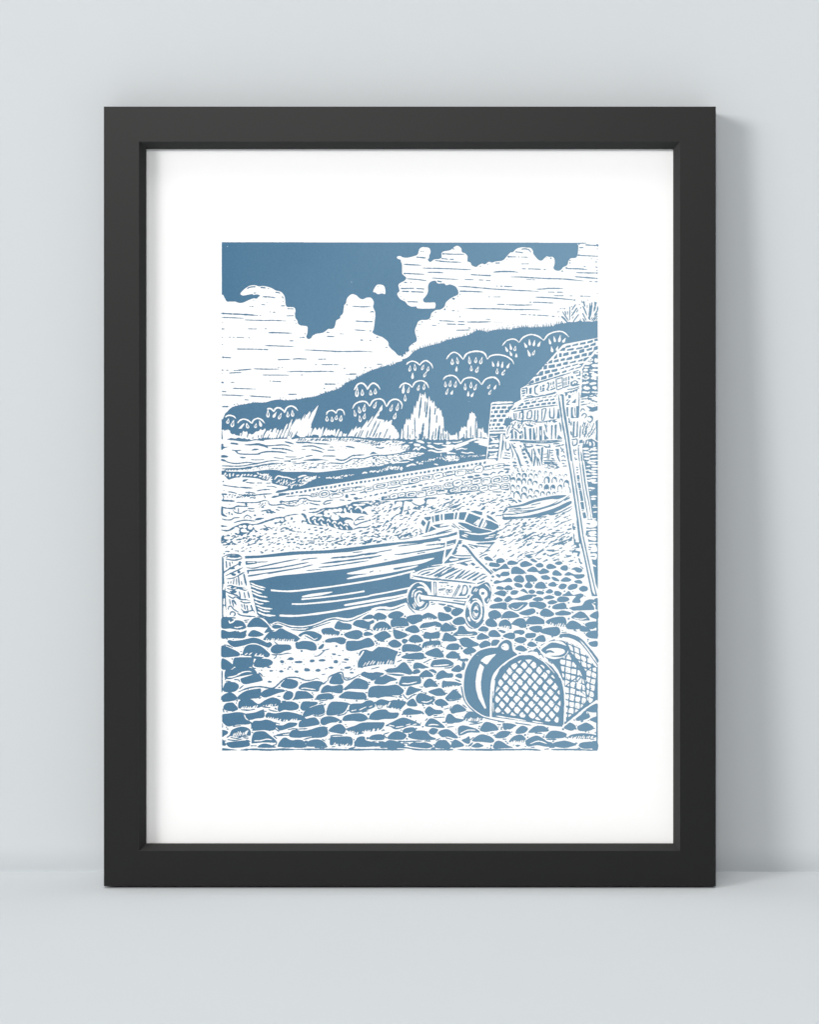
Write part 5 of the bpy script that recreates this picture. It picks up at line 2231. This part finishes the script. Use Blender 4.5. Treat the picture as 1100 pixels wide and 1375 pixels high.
w 10 1175 610 1300 680 1400 780 1460 850
w 14 1520 860 1580 1020 1590 1200 1575 1530
w 11 625 1230 628 1380
w 14 660 1412 760 1428 1070 1478
w 14 1150 1485 1300 1510
X 735 1115 71 73 61 -76 0.70 648 1355 656 1100 692 960 772 820 882 720 1000 662 1130 652 1250 702 1380 802 1470 922 1515 1060 1533 1250 1500 1508 1400 1494 1000 1432 662 1366 i
b 11 690 1490 780 1495
b 12 910 1505 1150 1540
T 700 910
v 26 578 645 730 525 850 425 1025 305
v0 16 600 620 720 520 860 405 1020 280
w 22 585 645 730 525 850 425 1030 310
w 12 575 640 590 400 580 200
B 735 550 800 500 870 440 930 520 870 560 760 580
F 870 470 930 490 2 30 -10 12
B 920 560 1022 520 1022 600 970 590
B 870 430 1022 345 1022 450 960 467
b 20 1024 -900 1024 -520
b 20 1022 350 1022 980
b 14 1024 130 1024 300
M 3.5
T 290 910
b 18 80 -100 78 200
B 70 260 120 220 190 200 250 230 282 280 220 310 78 320
B 98 400 130 350 200 335 240 350 292 422 200 447 130 435
b 14 92 415 105 470
b 10 130 455 160 460
b 11 210 455 280 430
B 290 260 400 180 560 150 600 155 585 260 480 280 340 297
B 600 215 660 165 760 150 900 160 920 185 820 210 740 240 660 264 610 245
B 298 370 320 310 400 290 480 295 570 350 660 300 760 265 862 305 850 355 800 382 700 382 620 385 560 402 480 400 320 415
F 320 415 560 395 8 36 20 11
F 620 385 800 370 6 30 14 11
B 830 410 870 340 1000 320 1100 360 1095 420 1000 440 920 430 850 457
B 900 270 930 200 980 180 1032 210 1020 270 960 297
B 1045 280 1090 210 1110 200 1110 285
B 70 500 180 480 300 465 400 490 440 570 462 600 430 625 280 630 170 652 110 620 70 560
B 385 490 520 470 620 430 642 440 640 530 540 545 450 567 410 540
w 14 378 495 400 545 435 575
B 668 530 700 470 800 480 950 460 1120 495 1200 560 1000 575 900 590 840 570 780 555
F 690 545 860 580 6 36 18 12
F 850 600 1090 570 8 40 22 12
B 490 690 500 590 600 580 680 565 760 590 800 620 795 690 720 710 640 700 500 712
B 810 640 900 640 980 605 1085 610 1060 650 960 680 880 705 840 700
B 478 870 490 780 530 730 640 722 700 760 800 840 795 872 650 866 500 880
w 15 505 848 600 845 680 825 755 835
B 190 765 220 700 340 660 430 680 460 720 457 775 400 775 300 790 220 787
F 215 780 420 750 8 60 24 12
b 16 140 805 190 770 215 700
B 70 705 150 720 152 750 120 770 75 795
B 138 880 230 860 400 845 450 885 430 920 300 937 190 937
B 828 920 870 840 930 805 1000 840 1100 845 1120 870 1090 920 960 937 880 930
B 560 935 650 885 800 927 760 940
B 998 750 1030 705 1110 710 1120 795 1050 780
b 14 190 800 280 815 360 787 440 797
b 14 150 830 250 842 360 820
b 14 360 805 440 815
b 15 400 835 460 858
b 16 810 770 900 752 1000 738
b 11 770 780 1000 772
b 11 960 700 1040 685 1100 690
b 12 330 430 440 436 530 420
b 12 620 390 740 405
b 12 700 425 760 445 830 455
b 11 220 655 340 642
b 11 80 850 140 850
b 16 470 590 480 660 470 690
b 13 770 780 820 825
b 13 820 860 800 900 760 905
b 10 460 915 555 915
b 11 780 600 860 625
b 14 800 690 850 725
b 12 820 250 870 250
b 12 575 285 610 260
b 11 880 318 940 312
B 70 820 110 860 130 905 78 900
B 70 590 90 640 85 670 70 670
d 665 450 13 800 410 12 810 425 10 272 340 12 280 310 12 290 295 9 140 665 12 155 690 12 490 735 11 720 715 8 765 740 9 125 20 12 430 155 8 1085 450 8 945 170 12 985 770 14 1040 293 14 620 975 10
B 70 945 200 960 290 972 200 975 70 975
b 24 325 972 500 962 700 970 900 962 1110 965
v 12 74 300 74 975
T 400 910
B 10 140 50 90 130 65 240 45 332 65 290 130 270 182 180 175 60 165
w 14 40 145 100 140 160 150 242 160
B -45 285 -20 190 60 182 130 195 210 265 120 280 -40 287
B 245 270 290 225 430 212 482 265 440 292 360 285 270 299
B 310 190 340 130 400 100 460 115 590 100 597 190 540 209 440 190 330 205
B 430 75 450 0 500 -40 575 -48 590 0 615 60 560 87
B 615 150 700 80 790 10 900 40 942 70 930 150 820 150 700 150 640 166
B 553 265 620 200 680 185 800 195 890 205 922 270 860 293 700 285
B 948 255 965 140 1060 108 1180 112 1320 95 1390 140 1422 175 1370 232 1220 235 1040 262
B 1030 50 1100 -10 1140 0 1110 75 1050 80
B 35 390 70 325 160 322 257 330 250 360 170 390 90 440 45 425
B 68 520 90 455 180 400 320 360 350 400 357 470 280 499 200 495 120 522
B 393 500 400 400 450 330 540 325 672 340 670 380 620 460 540 492
B 688 420 720 355 860 345 920 310 1000 315 1032 390 900 440 800 466 710 467
w 13 715 446 790 430
w 13 820 436 920 390
w 12 955 396 1002 378
B 600 560 640 510 750 485 860 485 932 530 920 567 840 588 740 577 620 580
B 303 600 330 540 440 520 555 560 520 595 430 605 350 637
B 10 640 40 580 200 535 260 560 287 620 200 645 40 667
B 958 540 990 480 1080 435 1180 430 1230 465 1340 470 1352 500 1300 547 1150 553 1080 567 980 562
B 413 715 480 650 570 625 630 670 642 700 610 752 520 740
B -110 790 -80 720 120 710 270 665 370 662 402 750 340 797 220 787 100 795 0 807
b 12 0 690 130 684
B 650 690 780 640 880 605 1100 600 1162 610 1120 690 1000 722 900 720 800 770 740 745
F 680 720 800 765 5 40 14 13
F 850 740 1080 700 7 40 20 13
B 433 895 440 800 500 795 640 790 720 805 732 880 700 915 600 905 480 905
F 460 900 700 920 8 42 22 13
B 120 920 150 850 260 830 330 850 382 900 360 922
B -60 845 60 842 102 910 80 937 -60 932
B 785 922 790 820 850 790 900 800 920 845 1060 870 1082 890 1010 922
B 958 825 1000 775 1100 760 1145 775 1162 820 1100 837
B 1000 860 1060 850 1085 885 1000 920 1100 920 1180 890 1140 855
b 14 430 785 500 772 605 775
b 15 70 832 200 800 320 805
b 14 320 825 370 855
b 14 220 937 350 937 405 922
b 20 680 955 770 937
b 22 768 850 765 935
b 11 750 820 755 845
B 90 850 130 850 105 880
B 550 605 575 565 590 600
b 13 280 315 400 297
b 11 280 350 340 328
b 13 520 512 620 490 675 440
b 12 200 508 300 515 370 480
b 12 860 462 950 442
b 11 890 300 950 285
b 11 330 90 370 70
b 12 830 755 890 740
b 11 450 930 510 925
b 11 540 912 580 915
b 14 1050 265 1100 268
b 16 1030 320 1040 350
B 1055 345 1080 310 1110 320 1130 400 1070 410
d 190 205 12 205 230 9 235 290 14 190 295 9 460 205 9 490 240 9 630 300 10 790 312 14 695 355 10 670 440 14 360 360 14 50 470 12 45 500 10 295 550 9 300 638 12 385 670 12 390 695 9 640 630 12 655 655 9 650 745 14 420 742 9 415 825 10 375 825 9 110 930 9 935 815 18 945 490 18 945 555 12 920 200 14 960 65 14 960 90 10 870 465 10 20 330 9 15 435 9 640 940 9 1095 880 8 560 45 4
b 22 -10 962 400 963 680 968 1100 962
T 500 910
B 28 70 80 20 180 -40 200 -30 332 25 240 50 160 86 60 85
B 358 80 390 0 400 -15 600 -20 640 -10 652 70 580 90 470 112 390 110
w 16 395 78 500 78 602 55
B 688 100 720 40 770 13 820 40 882 115 780 120 720 132
B 453 220 500 120 580 140 662 160 600 190 500 232
B 758 185 900 143 960 180 982 230 880 242 820 225
B 590 300 600 240 650 208 740 235 842 290 770 357 690 350 620 340
w 14 655 320 740 327 812 295
B 983 270 1060 190 1110 165 1205 260 1100 287 1020 292
b 12 990 295 1050 310 1200 285
B 838 340 870 300 940 290 1022 360 900 380
B 463 345 520 290 560 293 602 375 500 382
B 413 460 450 425 500 410 560 430 650 445 672 475 600 490 440 498
B 708 450 740 400 780 390 840 430 920 435 952 465 900 490 830 490 770 516 730 490
B 48 330 120 290 230 315 300 300 452 325 400 400 355 430 260 410 180 395 70 385
F 60 395 190 400 6 50 20 12
w 14 205 390 245 320
F 245 415 350 440 5 40 20 12
B 178 645 280 590 400 540 500 560 642 625 620 647 500 640 420 670 310 692 240 655
w 15 220 635 300 652
w 15 310 667 425 650
w 12 450 637 520 620
w 10 540 630 600 620
B 713 650 730 600 780 550 860 570 972 660 920 673 800 660
w 17 750 637 820 628 902 638
B 983 580 1010 500 1060 490 1120 540 1232 565 1160 600 1000 600
B 408 715 450 680 540 668 587 700 500 735 430 738
B 208 820 260 745 350 720 452 765 440 810 380 832
B 483 795 540 735 600 712 720 720 780 785 852 815 820 834 620 832
B 758 735 800 680 870 688 882 710 830 762
B 888 735 960 698 1040 705 1152 800 1100 812 1020 790 940 796
B 105 937 200 850 260 843 340 860 442 905 400 930 330 940 330 965 220 965 200 942
B 488 915 550 870 640 875 720 870 812 915 740 947 600 935
B 843 937 880 850 940 840 1000 850 1052 942
B 1060 470 1090 400 1110 380 1110 470
B 1065 920 1100 850 1110 840 1110 940
b 17 345 850 420 857 670 850
b 15 700 850 790 852
b 12 410 878 490 880
b 12 490 880 470 915
b 17 50 268 200 245 340 262
b 15 410 220 440 262 480 295
b 15 480 288 540 240 602 220
b 10 820 537 980 530
b 11 820 510 880 506
b 15 710 580 745 545
b 13 850 845 915 812
b 13 980 805 1080 832
b 14 150 760 230 735
b 14 150 760 190 820
b 12 120 720 160 690
b 12 800 250 850 265
b 10 960 425 1040 405
b 14 1055 380 1045 450
b 12 350 255 400 270
b 12 340 290 370 295
d 670 125 14 640 125 10 665 185 12 690 200 10 720 208 16 685 370 18 700 405 12 685 480 14 680 460 8 515 520 16 470 515 12 405 495 12 375 440 10 585 580 10 650 610 11 680 660 14 590 680 12 390 705 12 465 820 14 490 760 12 825 900 12 740 720 9 875 745 9 100 880 14 160 710 9 185 800 12 1000 210 12 980 175 9 940 395 14 970 600 14 950 600 12 810 355 14 385 240 14 410 300 10 1060 860 12 960 490 9 995 635 9 890 80 12 850 50 12 440 140 10 330 68 14 580 590 8
b 22 -10 963 440 968
b 20 330 942 450 940 640 967 1088 966
B 790 955 820 935 850 958
T 600 910
B 60 467 80 390 140 358 200 380 262 435 180 460
B -60 130 -50 45 0 48 100 55 180 75 202 90 150 112 60 122 0 132
F -40 140 150 115 9 30 16 11
B 228 555 280 470 350 460 465 530 445 580 380 605 300 590
F 245 575 450 570 9 50 22 12
B 153 700 170 660 230 643 340 670 400 690 442 735 300 735 220 765 165 772
w 15 180 752 280 705 392 705
B 448 705 480 640 520 600 580 603 660 640 692 700 600 715 520 727
B 753 620 800 612 880 620 935 645 860 670 800 697 770 690
B 928 740 950 690 1020 648 1092 685 1040 740 960 752
B 648 795 690 740 760 716 850 725 852 750 790 800 700 812
B 345 850 400 790 480 763 580 790 637 840 600 872 480 860
B 203 840 260 815 300 790 312 870 270 882
B 60 907 90 845 140 840 232 905 180 930 80 937
B 628 942 650 870 700 848 760 870 820 910 887 937 720 947
B 838 860 900 790 1000 768 1062 820 1070 850 1030 870 960 865 880 865
F 850 880 1050 870 8 50 24 13
B 335 925 400 880 440 885 492 915 420 937
B 285 918 340 872 352 880 320 915
B 928 905 990 905 950 927
B 10 0 40 -10
b 12 300 627 400 617 490 595
b 11 0 665 100 655
b 11 0 612 100 608
b 12 210 360 275 410
b 12 110 20 190 50
b 11 675 630 735 632
b 13 310 840 370 795
b 11 750 825 810 825
b 10 580 745 640 740
b 10 260 460 290 450
b 11 830 695 900 665
d 700 660 12 735 690 14 740 665 12 430 680 12 440 655 12 475 565 10 480 545 9 130 715 10 125 690 9 130 745 9 175 798 12 265 915 12 600 910 16 590 945 12 545 940 9 645 770 12 630 780 10 800 860 14 790 850 9 820 880 14 865 760 10 875 730 10 215 525 10 140 510 7 150 320 9 130 160 12 155 180 9 320 945 9 550 755 9 1055 770 14 900 905 10
b 22 -10 966 90 967
b 23 140 966 600 968 1110 965
T 700 910
B 103 737 150 680 210 650 310 655 372 715 250 727
B 328 802 380 730 440 713 540 725 612 760 560 807 400 814
B 63 875 100 820 200 780 270 805 350 855 412 870 412 905 350 927 220 905 100 922
w 15 120 890 200 858 260 855 352 888
B 433 880 500 860 590 848 680 870 737 900 600 940 480 930 440 910
B 578 675 620 630 665 606 737 660 680 710
B 758 660 800 635 880 606 972 665 920 710 790 712
B 638 795 700 760 850 748 1000 770 1000 800 900 820 700 815
F 660 815 980 800 11 40 22 13
B 778 915 830 870 1018 868 1022 975 960 950 850 952
b 14 960 955 1020 975
b 12 180 745 290 747
b 15 340 827 480 832
b 12 310 962 380 955
b 12 130 935 185 935
B 378 937 420 900 452 937
b 12 590 800 625 800 620 825
b 11 760 945 800 945
b 10 930 828 990 825
b 10 960 855 1020 855
d 565 692 16 300 795 18 310 770 10 360 672 12 55 770 14 90 800 12 95 755 9 740 690 14 745 880 14 730 905 10 870 725 12 910 730 10 430 855 14 60 925 10 820 585 16 715 570 11 905 575 9 745 640 9 985 680 12 1000 740 12 230 645 8
b 20 -10 960 150 965 268 975
b 22 403 966 700 965 1027 976
"""
lino = Lino()
lino.T = (0, 0); lino.fill([(2975, 3252), (8030, 3260), (8030, 10068), (2970, 10068)], 1.0)
lino.run(ART)
field = blur(lino.a, 0.9)
rg = np.random.default_rng(3)
nz = blur(rg.normal(0, 1, field.shape).astype(np.float32), 1.6); field = field + 0.07 * nz / nz.std()
# pin-prick holes where the ink did not take
pr = blur(rg.normal(0, 1, field.shape).astype(np.float32), 1.5); pr /= pr.std()
wide = blur(rg.normal(0, 1, (field.shape[0] // 40 + 2, field.shape[1] // 40 + 2)).astype(np.float32), 1.5); wide /= wide.std()
wide = np.kron(wide, np.ones((40, 40), np.float32))[:field.shape[0], :field.shape[1]]
field = field - np.clip(pr + 0.25 * blur(wide, 12) - 3.75, 0, 1) * 2
F = field[:field.shape[0] // 2 * 2, :field.shape[1] // 2 * 2].reshape(field.shape[0] // 2, 2, field.shape[1] // 2, 2).mean((1, 3)) - 0.5
STEP = 2 / RES
F[0, :] = F[-1, :] = -1; F[:, 0] = F[:, -1] = -1

def ink_sheet(F):
    """Marching squares over the block: outline cells as polygons, full cells merged into strips."""
    h, w = F.shape
    V, FL, FS = [], [], []       # corner arrays grouped by corner count
    full = (F[:-1, :-1] > 0) & (F[:-1, 1:] > 0) & (F[1:, 1:] > 0) & (F[1:, :-1] > 0)
    quads = []
    d = np.diff(np.pad(full.astype(np.int8), ((0, 0), (1, 1))), axis=1)
    ry, rs = np.nonzero(d == 1); _, re = np.nonzero(d == -1)
    quads.append(np.stack([np.stack([rs, ry], 1), np.stack([re, ry], 1), np.stack([re, ry + 1], 1), np.stack([rs, ry + 1], 1)], 1).astype(float))
    polys = {4: quads}
    code = (F[:-1, :-1] > 0) * 1 + (F[:-1, 1:] > 0) * 2 + (F[1:, 1:] > 0) * 4 + (F[1:, :-1] > 0) * 8
    cor = [(0, 0), (1, 0), (1, 1), (0, 1)]
    for c in range(1, 15):
        yy, xx = np.nonzero(code == c)
        if not len(yy): continue
        val = [F[yy + dy, xx + dx] for dx, dy in cor]
        pieces = [[0], [2]] if c == 5 else [[1], [3]] if c == 10 else [[k for k in range(4) if c >> k & 1]]
        for ins in pieces:
            pts = []
            for k in range(4):
                n = (k + 1) % 4; a, b = k in ins, n in ins
                if a: pts.append(np.stack([xx + cor[k][0], yy + cor[k][1]], 1).astype(float))
                if a != b:
                    t = val[k] / (val[k] - val[n]); t = np.clip(t, 0.02, 0.98)
                    pts.append(np.stack([xx + cor[k][0] + t * (cor[n][0] - cor[k][0]), yy + cor[k][1] + t * (cor[n][1] - cor[k][1])], 1))
            polys.setdefault(len(pts), []).append(np.stack(pts, 1))
    for n, L in polys.items():
        A = np.concatenate(L); V.append(A.reshape(-1, 2)); FS.append(np.full(len(A), n))
    return np.concatenate(V), np.concatenate(FS)
V, sizes = ink_sheet(F)
px = X0 + (V[:, 0] * 2 + 1) / RES; py = Y0 + (V[:, 1] * 2 + 1) / RES
INK_D = PAPER_D - 0.00004
k = (DIST + INK_D) / DIST
co = np.empty((len(V), 3), np.float32)
co[:, 0] = (-0.5 + (px - 550) * k) * PX; co[:, 1] = INK_D; co[:, 2] = ((1190 - 687.5) + (687.5 - py) * k) * PX
me = bpy.data.meshes.new('linocut_picture')
me.vertices.add(len(co)); me.vertices.foreach_set('co', co.ravel())
me.loops.add(len(co)); me.loops.foreach_set('vertex_index', np.arange(len(co), dtype=np.int32))
me.polygons.add(len(sizes)); me.polygons.foreach_set('loop_start', np.concatenate([[0], np.cumsum(sizes)[:-1]]).astype(np.int32))
me.update(calc_edges=True); me.validate()
me.materials.append(M_INK)
pic = bpy.data.objects.new('linocut_picture', me); COL.objects.link(pic); pic.parent = paper
pic['label'] = 'blue linocut of rowing boats, cart and lobster creel on a cobbled harbour beach'
print('ink faces', len(sizes))
